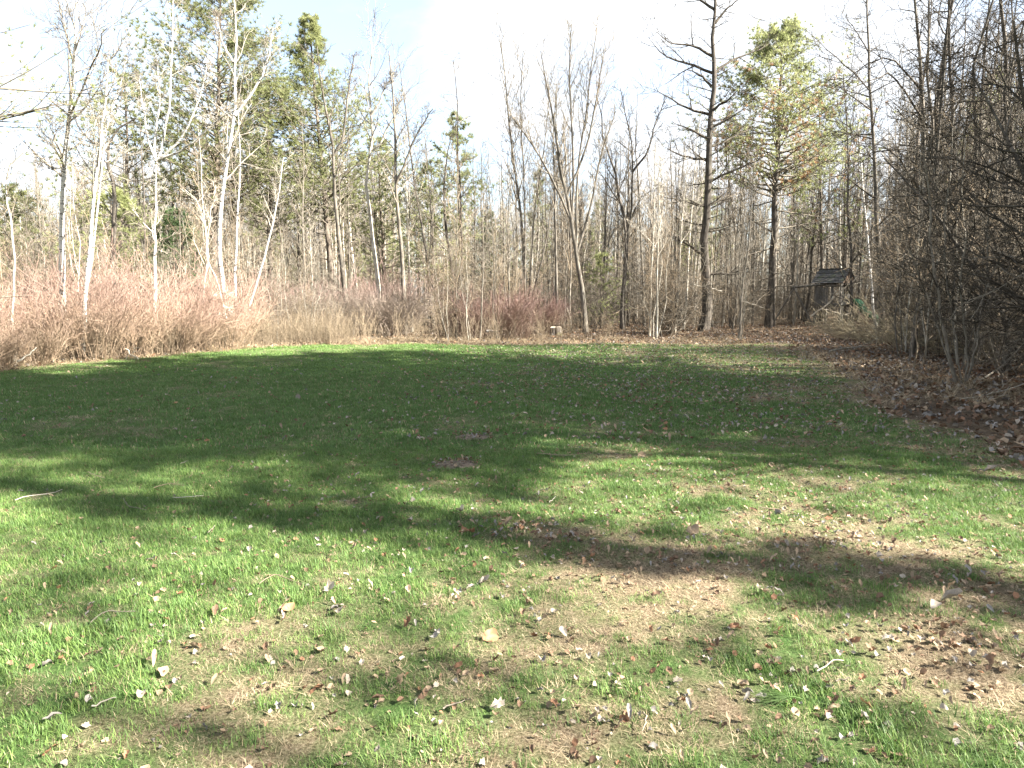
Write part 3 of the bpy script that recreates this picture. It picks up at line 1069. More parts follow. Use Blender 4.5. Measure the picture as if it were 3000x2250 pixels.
# under the trees on the right and along the far edge
n = 60000
x, y = r_.uniform(2, 26, n), r_.uniform(4, 48, n)
sd = lawn_sd(x, y)
k = (sd < 0.25) & (x < 0.86 * y + 1.5) & (r_.random(n) < np.where(y < 18, 1.0, 0.55))
strew('leaf_litter', r_, x[k], y[k], 0.05, 0.11, (0.5, 1.7, 0.5, 2.2, 5), 'brown dry leaves carpeting the ground under the trees', 0.05)
n = 16000
x, y = r_.uniform(-24, 14, n), r_.uniform(12, 42, n)
sd = lawn_sd(x, y)
k = (sd < 0.2) & (sd > -9) & (np.abs(x) < 0.82 * y + 1)
strew('leaf_litter', r_, x[k], y[k], 0.05, 0.12, (2.2, 3, 1.2, 2, 2.5), 'dry leaves along the foot of the far woods', 0.05)

# dead grass fringe between lawn and woods
n = 16000
x, y = r_.uniform(-24, 14, n), r_.uniform(10, 34, n)
sd = lawn_sd(x, y)
k = (sd < 0.35) & (sd > -1.5 - 3.5 * fbm(x * 0.5, y * 0.5, 77)) & (np.abs(x) < 0.8 * y + 1) & (x < 9.5) & (np.hypot(x - 2.0, y - 29.6) > 1.3)
x, y = x[k], y[k]
fr = [clump_mesh('dead_grass_tuft', r_, 26, 0.14, 0.26, 0.004, gS, 1.1, 0.55), clump_mesh('dead_grass_tuft', r_, 22, 0.12, 0.34, 0.004, gS, 0.8, 0.25), clump_mesh('dead_grass_tuft', r_, 26, 0.16, 0.22, 0.004, gS, 1.4, 0.8)]
scatter('dead_grass', np.stack([x, y, hgt(x, y)], 1), r_.random(len(x)) * 6.28, r_.uniform(0.5, 1.1, len(x)), r_.choice(3, len(x), p=(.5, .12, .38)), fr, r_.normal(0, 0.12, (len(x), 2)), 'bleached flattened grass along the edge of the woods')

# ================================================================== woods far behind, too many and too far to count
def joined_tree_mesh(name, rng, H, r0, lv, t0, ratio, ang, bark, twig, crook=0.03, tw=0.010, up=0.5):
    """trunk and crown in one mesh, for trees that are only part of the far mass"""
    n = 9
    z = np.linspace(-0.2, H, n)
    P = np.stack([np.cumsum(rng.normal(0, crook * H / n, n)), np.cumsum(rng.normal(0, crook * H / n, n)), z], 1)
    R = stem_radius(n, r0, 0.012, 0.25)
    g = Geo()
    g.tubes(P[None], R[None], 5)
    nt_ = n_quads(g)
    a, ar = spawn(rng, P[None], R[None], lv[0], t0, 0.98, ang, 12, ratio, 5, up, 0.1, 0.5, tw, lambda t: 1.15 - 0.7 * t)
    g.tubes(a, ar, 3)
    b, br = spawn(rng, a, ar, lv[1], 0.2, 1, 42, 12, 0.45, 4, up * .5, 0.12, 0.7, tw * 0.9)
    g.tubes(b, br, 3)
    if len(lv) > 2 and lv[2]:
        c, cr = spawn(rng, b, br, lv[2], 0.2, 1, 42, 12, 0.5, 3, 0.2, 0.12, 0.8, tw * 0.8)
        g.tubes(c, cr, 3)
    me = g.mesh(name, [M[bark], M[twig]])
    k = np.ones(len(me.polygons), np.int32)
    k[:nt_] = 0
    me.polygons.foreach_set('material_index', k)
    return me


def n_quads(g):
    return sum(len(f) for f in g.f4)


def joined_pine_mesh(name, rng, H, spread):
    g = Geo()
    n = 7
    P = np.stack([np.zeros(n), np.zeros(n), np.linspace(-.2, H, n)], 1)
    R = stem_radius(n, 0.16, 0.02, 0.2)
    g.tubes(P[None], R[None], 5)
    lp, lr = spawn(rng, P[None], R[None], 60, 0.3, 0.98, 78, 9, 1, 5, 0.3, 0.08, 0.4, 0.01, lambda t: np.clip(1.1 - t, 0.1, 0.75), spread)
    g.tubes(lp, lr, 3)
    nq = n_quads(g)
    sp, sr = spawn(rng, lp, lr, 5, 0.3, 1, 45, 12, 0.35, 3, 0.2, 0.1, 0.6, 0.008, None, None, 0.4)
    pos = np.concatenate([sp[:, 1:].reshape(-1, 3), lp[:, 2:].reshape(-1, 3)])
    dd = norm(rng.normal(0, 0.6, pos.shape) + np.array([0, 0, 0.5]))
    V, F = tufts(rng, pos, dd, 0.32, 9, 0.035)
    g.raw(V, None, F)
    me = g.mesh(name, [M['bark_pine'], M['needles']], False)
    k = np.ones(len(me.polygons), np.int32)
    k[:nq] = 0
    me.polygons.foreach_set('material_index', k)
    return me


def wood_points(rng, n, y0, y1, xk=0.85, gap=0.0, sdmax=-2.0):
    y = np.sqrt(y0 ** 2 + rng.random(n) * (y1 ** 2 - y0 ** 2))
    x = (rng.random(n) * 2 - 1) * (xk * y + 2)
    k = lawn_sd(x, y) < sdmax
    return x[k], y[k]


r_ = rs(21)
far_protos = [joined_tree_mesh('far_tree', r_, 15.5, 0.12, (20, 5, 3), 0.18, 0.16, 40, 'bark_grey', 'twig_grey'), joined_tree_mesh('far_tree', r_, 13.5, 0.09, (20, 5, 3), 0.15, 0.17, 42, 'bark_grey', 'twig_grey'),
              joined_tree_mesh('far_tree', r_, 16.5, 0.13, (14, 6, 3), 0.45, 0.2, 38, 'bark_pale', 'twig_grey'), joined_tree_mesh('far_tree', r_, 10.5, 0.06, (12, 5, 2), 0.25, 0.18, 36, 'bark_pale', 'twig_tan'),
              joined_tree_mesh('far_tree', r_, 12.5, 0.08, (14, 5, 3), 0.3, 0.18, 36, 'bark_dark', 'twig_dark')]
brush_protos = []
for k in range(5):
    g = Geo()
    n = 4
    P0 = np.zeros((n, 6, 3))
    a = r_.random(n) * 6.28
    d = norm(np.stack([np.cos(a) * 0.5, np.sin(a) * 0.5, np.ones(n)], 1))
    p = np.stack([np.cos(a) * .15, np.sin(a) * .15, np.full(n, -0.1)], 1)
    for s in range(6):
        P0[:, s] = p
        d = norm(d + r_.normal(0, 0.2, (n, 3)) + np.array([0, 0, .12]))
        p = p + d * (r_.uniform(2.6, 6.4, n) / 5)[:, None]
    R0 = 0.022 * np.linspace(1, 0.3, 6)[None] * r_.uniform(0.6, 1.2, (n, 1))
    g.tubes(P0, R0, 4)
    b1, b1r = spawn(r_, P0, R0, 12, 0.08, 1, 68, 20, 0.34, 5, 0.1, 0.24, 0.6, 0.006)
    g.tubes(b1, b1r, 3)
    b2, b2r = spawn(r_, b1, b1r, 6, 0.15, 1, 58, 20, 0.5, 3, 0.0, 0.25, 0.75, 0.0055)
    g.tubes(b2, b2r, 3)
    brush_protos.append(g.mesh('brush', M[('twig_grey', 'twig_tan', 'twig_tan', 'twig_grey', 'twig_dark')[k]]))
pine_protos = [joined_pine_mesh('far_pine', r_, 13, 2.6), joined_pine_mesh('far_pine', r_, 9, 2.2)]

x, y = wood_points(r_, 1500, 47, 135, 0.9)
k = ~((np.abs(PX(x, y) - 1000) < 150) & (r_.random(len(x)) < 0.55))
x, y = x[k], y[k]
idx = r_.choice(5, len(x), p=(.26, .24, .16, .2, .14))
H5 = np.array([15.5, 13.5, 16.5, 10.5, 12.5])
want = np.array([height_to(a, top_limit(a) + r_.uniform(-15, 150), b) for a, b in zip(PX(x, y), y)])
sc_ = np.clip(want / H5[idx], 0.45, 1.15)
scatter('distant_woods', np.stack([x, y, hgt(x, y)], 1), r_.random(len(x)) * 6.28, sc_, idx, far_protos, r_.normal(0, 0.03, (len(x), 2)), 'grey brown mass of bare trees deep in the woods')
x, y = wood_points(r_, 150, 52, 110, 0.85)
px_ = PX(x, y)
k = (px_ < 1000) | (r_.random(len(x)) < 0.3)
x, y = x[k], y[k]
scatter('distant_woods', np.stack([x, y, hgt(x, y)], 1), r_.random(len(x)) * 6.28, r_.uniform(0.6, 1.15, len(x)), r_.integers(0, 2, len(x)), pine_protos, None, 'hazy green pines deep in the woods')
n = 420
x, y = r_.uniform(30, 62, n), r_.uniform(10, 55, n)
k = (lawn_sd(x, y) < -3) & ((x > y * 0.72) | (y > 30))
x, y = x[k], y[k]
scatter('distant_woods', np.stack([x, y, hgt(x, y)], 1), r_.random(len(x)) * 6.28, r_.uniform(.8, 1.1, len(x)), r_.choice(5, len(x), p=(.3, .2, .1, .1, .3)), far_protos, r_.normal(0, .03, (len(x), 2)), 'bare woods going on to the side of the lawn')
# brush between the trunks
x, y = wood_points(r_, 1250, 24, 85, 0.88, 0, -2.4)
k = (r_.random(len(x)) < np.where(x > 3, 0.95, 0.85)) & ~((PX(x, y) > 1600) & (PX(x, y) < 1985) & (y < 46.5))
x, y = x[k], y[k]
idx = np.where(PX(x, y) > 1300 + r_.normal(0, 150, len(x)), r_.choice(5, len(x), p=(.25, .1, .1, .2, .35)), r_.choice(5, len(x), p=(.2, .27, .27, .16, .1)))
k = ~((PX(x, y) > 985) & (PX(x, y) < 1225) & (y < 32)) & ~((PX(x, y) > 760) & (PX(x, y) < 940) & (y < 33))
for hp, hy in ((762, 32), (1265, 32), (1519, 35), (1663, 41), (876, 32), (1205, 33), (1345, 35), (1142, 33)):
    k &= ~((np.abs(PX(x, y) - hp) < 62) & (y < hy + 0.5))
x, y, idx = x[k], y[k], idx[k]
scatter('undergrowth', np.stack([x, y, hgt(x, y)], 1), r_.random(len(x)) * 6.28, r_.uniform(0.45, 1.05, len(x)), idx, brush_protos, r_.normal(0, 0.08, (len(x), 2)), 'tan and grey brush filling the space between the trunks')
n = 900
x, y = r_.uniform(7, 34, n), r_.uniform(9, 34, n)
k = (lawn_sd(x, y) < -2.6) & (x < 0.95 * y + 1) & ~((PX(x, y) > 1600) & (PX(x, y) < 1975) & (y > 21)) & ~((np.abs(PX(x, y) - 1519) < 70) & (y < 35.5))
x, y = x[k], y[k]
scatter('undergrowth', np.stack([x, y, hgt(x, y)], 1), r_.random(len(x)) * 6.28, r_.uniform(0.4, 0.95, len(x)), r_.choice(5, len(x), p=(.2, .1, .12, .18, .4)), brush_protos, r_.normal(0, 0.1, (len(x), 2)), 'tangled brush under the trees beside the lawn')

# ================================================================== trees one can tell apart
SHOWN = []      # (picture column, distance, short description) of the big trees, for describing their neighbours


def hero(name, label, short, Y, stems, r, bark, twig, seed, base_px=None, limbs=None, **kw):
    rng = rs(seed)
    x0 = stems[0][0]
    b = base_of(x0[0], Y)
    st = []
    for k, pts in enumerate(stems):
        dz = np.linspace(0, 1, len(pts)) * rng.normal(0, 0.35) if k else None
        rk = r if k == 0 else r * 0.5
        st.append((pix_line(pts, Y, dz, k == 0), rk, max(r * 0.16, 0.012)))
    lb = []
    for pts in (limbs or []):
        dz = np.linspace(0, 1, len(pts)) ** 1.2 * rng.normal(0, 0.9)
        lb.append((pix_line(pts, Y, dz, False), r * 0.30, 0.008))
    SHOWN.append((x0[0], Y, short))
    return bare_tree(name, label, b, st, bark, twig, rng, lb, **kw)


WHITE = dict(lv=(17, 5, 4), t_limb=(0.42, 0.98), ang=40, ratio=0.20, up=0.45, tw=0.0055)
hero('poplar_tree', 'tall straight white barked poplar rising out of the red shrubs, thickest white trunk', 'the thick white poplar', 19,
     [[(133, 775), (134, 600), (136, 400), (150, 250), (158, 130), (168, 0), (178, -150)]], 0.095, 'bark_white', 'twig_grey', 101,
     limbs=[[(140, 350), (118, 300), (108, 270)], [(150, 250), (190, 160), (215, 100), (232, 60)], [(137, 385), (120, 365), (105, 340)], [(158, 130), (140, 60), (130, 10)]], **WHITE)
hero('poplar_tree', 'white poplar splitting low into two leaning white stems', 'the double white poplar', 18.6,
     [[(176, 785), (184, 640), (195, 520), (206, 400), (218, 300), (230, 190), (238, 90), (244, 0)], [(184, 640), (198, 560), (207, 470), (220, 370), (236, 250), (262, 180), (275, 120)]],
     0.062, 'bark_white', 'twig_pale', 102, **WHITE)
hero('poplar_tree', 'white poplar whose limbs fan out from one knot half way up', 'the fan topped white poplar', 21,
     [[(335, 748), (335, 600), (335, 480), (338, 350)], [(338, 352), (352, 310), (368, 200), (372, 80), (376, -20)], [(337, 348), (390, 300), (420, 240), (440, 180), (450, 120)],
      [(337, 350), (320, 300), (310, 240), (300, 170)], [(340, 345), (400, 320), (470, 260), (520, 230)], [(337, 350), (335, 300), (345, 220), (340, 130)]],
     0.075, 'bark_white', 'twig_pale', 103, **{**WHITE, 't_limb': (0.5, 0.98), 'lv': (9, 5, 4)})
hero('poplar_tree', 'tall crooked pale poplar standing in front of the big pine', 'the crooked pale poplar', 24,
     [[(500, 740), (492, 662), (477, 598), (475, 470), (487, 374), (496, 303), (508, 240), (505, 140), (510, 60), (500, -60)], [(508, 250), (530, 220), (553, 190), (575, 140), (590, 60)], [(504, 135), (480, 90), (470, 30)]],
     0.095, 'bark_white', 'twig_pale', 104, **{**WHITE, 'lv': (13, 5, 4)})
hero('poplar_tree', 'slim white poplar leaning to the right over the red shrubs', 'the leaning white poplar', 24, [[(525, 738), (532, 690), (555, 605), (580, 525), (601, 427), (612, 340)]], 0.055, 'bark_white', 'twig_pale', 105, **{**WHITE, 'lv': (8, 4, 3), 't_limb': (.6, .98)})
hero('birch_tree', 'thin birch with dark flecks growing from the red shrubs beside the crooked pale poplar', 'the thin flecked birch', 25, [[(520, 738), (512, 694), (508, 612), (514, 452), (519, 340), (515, 240)]], 0.05, 'bark_birch', 'twig_grey', 106, **{**WHITE, 'lv': (9, 4, 3)})
hero('poplar_tree', 'slender pale sapling forking in a wide fork above the red shrubs', 'the forked pale sapling', 22,
     [[(426, 756), (437, 650), (448, 555), (434, 448), (400, 410)], [(447, 560), (452, 484), (466, 400)], [(447, 560), (470, 610), (490, 690)]], 0.036, 'bark_pale', 'twig_pale', 107, **{**WHITE, 'lv': (7, 4, 3)})
hero('poplar_tree', 'thin bent pale tree among the tan brush at the end of the lawn edge', 'the bent pale tree', 17, [[(30, 780), (27, 660), (31, 540), (14, 434), (16, 370), (50, 330)]], 0.038, 'bark_pale', 'twig_grey', 108, **{**WHITE, 'lv': (10, 4, 3)})
hero('broken_tree', 'dark dead tree with a broken crooked top behind the double white poplar', 'the dark broken tree', 26,
     [[(247, 745), (244, 600), (246, 410), (233, 360), (237, 300), (252, 280), (292, 256)]], 0.14, 'bark_dark', 'twig_dark', 109,
     limbs=[[(234, 330), (205, 308), (183, 293), (165, 265), (160, 232), (178, 225)]], lv=(6, 4, 3), t_limb=(0.5, 1.0), ang=60, ratio=0.14, up=0.2, tw=0.006)
hero('maple_tree', 'grey straight tree with a dark flared foot at the open edge of the woods', 'the dark footed grey tree', 32,
     [[(762, 727), (753, 683), (738, 573), (730, 488), (723, 412), (717, 300), (700, 224), (685, 100)], [(720, 337), (740, 300), (752, 200), (765, 120)]], 0.13, 'bark_grey', 'twig_grey', 110, lv=(14, 5, 4), t_limb=(.45, .98), ang=42, ratio=.2, up=.5, tw=.007)
hero('maple_tree', 'pale tree with an S bend and a side limb below its top', 'the S bent pale tree', 33,
     [[(820, 727), (815, 600), (805, 513), (797, 438), (789, 380), (803, 327), (803, 262), (796, 187), (803, 120), (800, 60)], [(803, 325), (822, 310), (835, 280), (852, 250), (870, 200)], [(801, 250), (820, 220), (830, 190), (850, 160)]],
     0.115, 'bark_pale', 'twig_pale', 111, lv=(14, 5, 4), t_limb=(.55, .98), ang=42, ratio=.2, up=.45, tw=.007)
hero('maple_tree', 'upright grey tree rising behind the round tan shrub', 'the grey tree behind the round tan shrub', 32.5, [[(876, 724), (870, 583), (862, 475), (854, 375), (853, 275), (848, 190), (840, 110)], [(855, 400), (880, 340), (900, 290), (935, 235)]], 0.12, 'bark_grey', 'twig_grey', 112, lv=(14, 5, 4), t_limb=(.45, .98), ang=40, ratio=.2, up=.5, tw=.007)
hero('old_tree', 'dark crooked old tree with pale dead arching branches low down', 'the old tree with arching branches', 33,
     [[(987, 725), (984, 690), (982, 625), (974, 562), (964, 495), (959, 425), (964, 360), (976, 290)], [(985, 640), (998, 560), (994, 413), (988, 300), (988, 225), (979, 130)]], 0.11, 'bark_dark', 'twig_grey', 113,
     limbs=[[(986, 650), (1000, 605), (1020, 593), (1036, 597)], [(974, 560), (955, 551), (922, 556)], [(990, 549), (1020, 543), (1052, 547)], [(975, 570), (950, 585), (932, 625)]], lv=(12, 5, 4), t_limb=(.4, .98), ang=45, ratio=.17, up=.4, tw=.007)
hero('maple_tree', 'grey tree slanting up to the left between the small pines', 'the slanting grey tree', 36, [[(936, 722), (928, 620), (922, 553), (903, 438), (888, 340), (876, 230), (862, 130)], [(925, 590), (932, 480), (925, 380), (918, 290)]], 0.085, 'bark_grey', 'twig_grey', 114, lv=(13, 5, 3), t_limb=(.4, .98), ang=36, ratio=.17, up=.5, tw=.007)
hero('maple_tree', 'cluster of tall slim grey stems rising together behind the deep red shrub', 'the cluster of stems behind the deep red shrub', 34,
     [[(1140, 722), (1138, 688), (1130, 513), (1118, 410), (1104, 300), (1094, 200), (1082, 90)], [(1140, 700), (1146, 588), (1155, 463), (1164, 400), (1174, 330), (1188, 200)], [(1139, 700), (1135, 640), (1133, 413), (1125, 250), (1130, 110)], [(1150, 640), (1180, 520), (1195, 420), (1210, 330)]],
     0.095, 'bark_grey', 'twig_grey', 115, lv=(17, 6, 4), t_limb=(.4, .98), ang=22, ratio=.24, up=.8, tw=.0065)
hero('maple_tree', 'straight pale trunk standing directly behind the tree stump', 'the pale trunk behind the stump', 33.5, [[(1205, 718), (1201, 563), (1198, 413), (1196, 300), (1200, 200)]], 0.085, 'bark_grey', 'twig_grey', 116, lv=(13, 5, 3), t_limb=(.5, .98), ang=32, ratio=.18, up=.6, tw=.007)
hero('maple_tree', 'large vase shaped grey maple leaning left over the stump', 'the vase shaped maple', 32,
     [[(1265, 708), (1260, 638), (1250, 588), (1243, 533), (1230, 450), (1220, 405), (1210, 360), (1198, 275), (1187, 215), (1168, 110)], [(1236, 480), (1238, 375), (1234, 250), (1230, 150), (1234, 55)],
      [(1245, 540), (1246, 420), (1254, 320), (1270, 225), (1276, 150), (1290, 60)], [(1237, 485), (1205, 412), (1155, 320), (1104, 250)], [(1247, 545), (1264, 490), (1283, 413), (1300, 330), (1330, 240)], [(1225, 420), (1262, 330), (1285, 230), (1305, 105)]],
     0.12, 'bark_grey', 'twig_grey', 117, lv=(15, 6, 4), t_limb=(.4, .98), ang=22, ratio=.26, up=.8, tw=.0062)
hero('cherry_tree', 'dark twisted tree dividing into two crooked limbs', 'the dark twisted tree', 36,
     [[(1345, 708), (1345, 645), (1352, 563), (1352, 495), (1346, 463), (1333, 408), (1328, 362), (1305, 312), (1299, 250), (1288, 205)], [(1353, 500), (1362, 463), (1365, 413), (1366, 360), (1365, 312), (1352, 250), (1340, 190)],
      [(1366, 372), (1400, 325), (1410, 287), (1420, 255), (1440, 210)]], 0.12, 'bark_dark', 'twig_dark', 118, limbs=[[(1340, 440), (1300, 380), (1285, 345)]], lv=(12, 5, 4), t_limb=(.4, .98), ang=42, ratio=.2, up=.4, tw=.007)
hero('maple_tree', 'slim grey tree just to the right of the dark twisted tree', 'the slim grey tree by the twisted tree', 38, [[(1392, 712), (1388, 588), (1380, 413), (1373, 300), (1378, 200)]], 0.075, 'bark_grey', 'twig_grey', 119, lv=(14, 5, 3), t_limb=(.4, .98), ang=36, ratio=.17, up=.5, tw=.007)
hero('larch_tree', 'big dark trunked larch with long level limbs curving up at their ends', 'the big dark larch', 35,
     [[(1519, 714), (1530, 650), (1525, 608), (1523, 550), (1520, 500), (1528, 450), (1529, 400), (1535, 250), (1543, 175), (1540, 125), (1540, 75), (1545, 0), (1548, -90)]], 0.25, 'bark_dark', 'twig_dark', 120,
     limbs=[[(1540, 122), (1493, 97), (1448, 92), (1420, 70)], [(1540, 158), (1490, 138), (1435, 120), (1400, 80)], [(1537, 187), (1510, 160), (1478, 150)], [(1531, 247), (1480, 230), (1425, 200), (1415, 185)],
            [(1543, 160), (1580, 130), (1640, 108), (1665, 92)], [(1540, 238), (1565, 220), (1592, 198)], [(1537, 275), (1580, 253), (1614, 232)], [(1534, 318), (1580, 298), (1644, 268)], [(1530, 395), (1580, 370), (1640, 345), (1668, 322)],
            [(1545, 50), (1570, 20), (1605, -10)], [(1527, 445), (1480, 435), (1435, 427)], [(1530, 443), (1570, 428), (1602, 412)], [(1521, 552), (1480, 525), (1452, 508)], [(1528, 593), (1580, 590), (1642, 570)],
            [(1533, 300), (1490, 280), (1450, 262)], [(1542, 20), (1500, -10), (1470, -30)], [(1527, 345), (1470, 335), (1430, 315)], [(1525, 500), (1570, 495), (1610, 480)]],
     lv=(46, 4, 3), t_limb=(.25, .98), ang=80, ratio=.10, up=.35, tw=.007, stem_pts=16)
hero('maple_tree', 'slim forked grey tree between the larch and the green topped pine', 'the slim grey tree beside the larch', 42, [[(1592, 714), (1590, 638), (1590, 513), (1577, 413), (1568, 330), (1572, 230)], [(1590, 520), (1600, 440), (1612, 360), (1618, 270)]], 0.095, 'bark_grey', 'twig_grey', 121, lv=(13, 5, 3), t_limb=(.35, .98), ang=36, ratio=.18, up=.5, tw=.008)
hero('birch_tree', 'narrow white birch with black flecks behind the green slide', 'the narrow white birch', 40, [[(1893, 714), (1886, 663), (1878, 563), (1868, 450), (1862, 390), (1856, 300), (1850, 200), (1856, 110)]], 0.07, 'bark_birch', 'twig_grey', 122, lv=(13, 4, 3), t_limb=(.4, .98), ang=40, ratio=.14, up=.4, tw=.008)
hero('maple_tree', 'tall dark trunk close beside the narrow white birch', 'the tall dark trunk by the birch', 30, [[(1908, 714), (1903, 638), (1896, 513), (1891, 410), (1883, 250), (1878, 180), (1876, 75), (1873, -10), (1874, -120)]], 0.11, 'bark_grey', 'twig_dark', 123,
     limbs=[[(1878, 195), (1840, 155), (1800, 120), (1760, 80), (1735, 60)], [(1884, 240), (1845, 210), (1800, 180), (1770, 165)], [(1880, 120), (1850, 70), (1830, 40)], [(1885, 290), (1840, 290), (1790, 280)]], lv=(22, 5, 4), t_limb=(.3, .98), ang=62, ratio=.15, up=.3, tw=.0065)
hero('maple_tree', 'dark straight trunk with a burl, tallest of the dark trunks over the leaf covered corner', 'the dark trunk with a burl', 24, [[(2066, 722), (2065, 600), (2060, 350), (2057, 225), (2050, 125), (2050, 0), (2052, -160)]], 0.105, 'bark_dark', 'twig_dark', 124, lv=(26, 5, 4), t_limb=(.2, .98), ang=58, ratio=.15, up=.35, tw=.006)
hero('maple_tree', 'narrow dark trunk leaning slightly right before a patch of green', 'the narrow dark leaning trunk', 26, [[(2110, 720), (2112, 600), (2117, 325), (2120, 200), (2126, 125), (2138, 0), (2148, -130)]], 0.085, 'bark_dark', 'twig_dark', 125, lv=(24, 5, 4), t_limb=(.2, .98), ang=58, ratio=.15, up=.35, tw=.006)
hero('maple_tree', 'thick dark trunk nearest the corner of the woods, leaning left', 'the thick dark corner trunk', 20, [[(2194, 735), (2190, 560), (2185, 300), (2178, 200), (2168, 75), (2160, 0), (2152, -160)]], 0.125, 'bark_dark', 'twig_dark', 126,
     limbs=[[(2187, 390), (2120, 380), (2050, 405), (1985, 440)], [(2180, 230), (2130, 150), (2080, 110)], [(2170, 90), (2215, 40), (2250, 0)]], lv=(26, 5, 4), t_limb=(.2, .98), ang=60, ratio=.17, up=.3, tw=.0055)
hero('maple_tree', 'double trunked tree wrapped in tangled dead vines', 'the vine tangled tree', 22, [[(2001, 722), (1998, 560), (1995, 375), (1993, 250), (1988, 125), (1976, 0), (1970, -120)], [(1997, 500), (2010, 400), (2016, 300), (2004, 150), (2008, 0), (2012, -100)]], 0.115, 'bark_grey', 'twig_dark', 127,
     limbs=[[(1996, 260), (1930, 165), (1890, 170), (1830, 195)], [(1993, 200), (1930, 130), (1870, 140), (1800, 205)], [(1998, 430), (1930, 330), (1860, 340), (1810, 380)], [(1998, 300), (2040, 290), (2080, 330)]], lv=(30, 6, 4), t_limb=(.15, .98), ang=66, ratio=.12, up=.1, tw=.0055, wig=.16)
hero('young_tree', 'many stemmed young tree standing alone on the dark leaf litter near the lawn', 'the many stemmed young tree', 12.7,
     [[(2076, 836), (2055, 790), (2038, 713), (2023, 613), (2013, 538), (2008, 430), (1995, 330)], [(2080, 836), (2070, 780), (2062, 700), (2045, 600), (2040, 500), (2050, 400)], [(2084, 838), (2090, 770), (2082, 690), (2075, 600), (2090, 500)],
      [(2072, 836), (2050, 780), (2020, 690), (1990, 610), (1965, 540)], [(2088, 836), (2110, 740), (2125, 640), (2160, 560)], [(2082, 838), (2100, 790), (2108, 720), (2112, 650)]],
     0.034, 'twig_grey', 'twig_dark', 128, lv=(10, 5, 4), t_limb=(.35, .98), ang=42, ratio=.24, up=.2, tw=.0035, category='young tree')


# ------------------------------------------------------------------ conifers
def pine(label, short, px, Y, top_px, top_py, seed, **kw):
    b = base_of(px, Y)
    SHOWN.append((px, Y, short))
    return pine_tree(kw.pop('name', 'pine_tree'), label, b, W(top_px, top_py, Y), rs(seed), **kw)


pine('broad tall white pine filling the sky behind the crooked pale poplar', 'the broad tall pine', 462, 37, 475, -70, 201, r0=0.24, crown0=0.36, spread=4.6, whorls=27, per=5, sub=10, tuft=.25, needles=17, width=.03)
pine('tall pine with a narrow spire top against the sky', 'the spire topped pine', 722, 40, 668, 28, 202, r0=0.20, crown0=0.34, spread=4.4, whorls=24, per=5, spire=0.8, sub=9, tuft=.25, needles=17, width=.03, dens=.9)
pine('bushy pine between the broad tall pine and the spire topped pine', 'the bushy pine', 585, 39, 580, 165, 203, r0=0.17, crown0=0.38, spread=3.9, whorls=20, per=5, sub=9, tuft=.25, needles=17, width=.03)
pine('mid height pine behind the S bent pale tree', 'the pine behind the S bent tree', 835, 43, 815, 300, 204, r0=0.15, crown0=0.30, spread=3.4, whorls=16, per=4, tuft=.25, needles=16, width=.032)
pine('thin sparse pine with a green tufted top behind the old tree with arching branches', 'the thin tufted pine', 1000, 40, 985, 240, 205, r0=0.11, crown0=0.42, spread=2.0, whorls=14, per=3, spire=.2, dens=.75, tuft=.25, needles=16, width=.032)
pine('low pine with wide green boughs to the left of the thin tufted pine', 'the low wide pine', 935, 41, 930, 345, 206, r0=0.11, crown0=0.25, spread=2.6, whorls=13, per=4, dens=.8, tuft=.25, needles=16, width=.032)
pine('faded sparse pine behind the fan topped white poplar', 'the faded sparse pine', 275, 35, 270, 150, 207, r0=0.15, crown0=0.34, spread=3.4, whorls=18, per=4, dens=.75, tuft=.25, needles=16, width=.032)
pine('dense green hemlock low behind the double white poplar', 'the low hemlock', 238, 30, 240, 405, 208, r0=0.10, crown0=0.12, spread=2.3, whorls=16, per=4, tuft=.19, needles=15, width=.028, name='hemlock_tree')
pine('dark green hemlock low behind the fan topped white poplar', 'the dark hemlock', 372, 31, 375, 455, 209, r0=0.09, crown0=0.12, spread=2.0, whorls=14, per=4, needle='needles_dark', tuft=.19, needles=15, width=.028, name='hemlock_tree')
pine('bright green pine with orange dead needles among its boughs beside the big larch', 'the green topped pine', 1663, 41, 1691, 55, 210, r0=0.27, bark='bark_dark', crown0=0.44, spread=4.3, whorls=27, per=5, sub=11, dead=.2, tuft=.25, needles=17, width=.03, dead_limbs=16)
pine('smaller ragged pine with yellowish boughs right of the green topped pine', 'the ragged yellowish pine', 1775, 46, 1770, 215, 211, r0=0.14, crown0=0.35, spread=3.4, whorls=16, per=4, dead=.15, dens=.7, tuft=.25, needles=16, width=.032)
pine('dark green cedar deep in the woods at the gap in the trees', 'the dark cedar', 1045, 50, 1048, 455, 212, r0=0.10, crown0=0.1, spread=2.1, whorls=14, per=4, needle='needles_dark', tuft=.2, needles=8, width=.03, name='cedar_tree')
pine('small leafy green evergreen behind the leaning foot of the vase shaped maple', 'the small leafy evergreen', 1298, 37, 1300, 545, 213, r0=0.06, crown0=0.08, spread=1.5, whorls=11, per=4, tuft=.16, needles=7, width=.03, name='hemlock_tree', dens=.8)
pine('pale green pine deep in the woods left of the vase shaped maple', 'the pale deep pine', 1085, 55, 1085, 470, 214, r0=0.11, crown0=0.1, spread=2.3, whorls=13, per=4, tuft=.22, needles=8, width=.03)
pine('green pine showing between the dark trunks at the corner of the woods', 'the green pine between dark trunks', 2160, 42, 2160, 150, 215, r0=0.15, crown0=0.42, spread=2.8, whorls=15, per=4, tuft=.25, needles=16, width=.032)
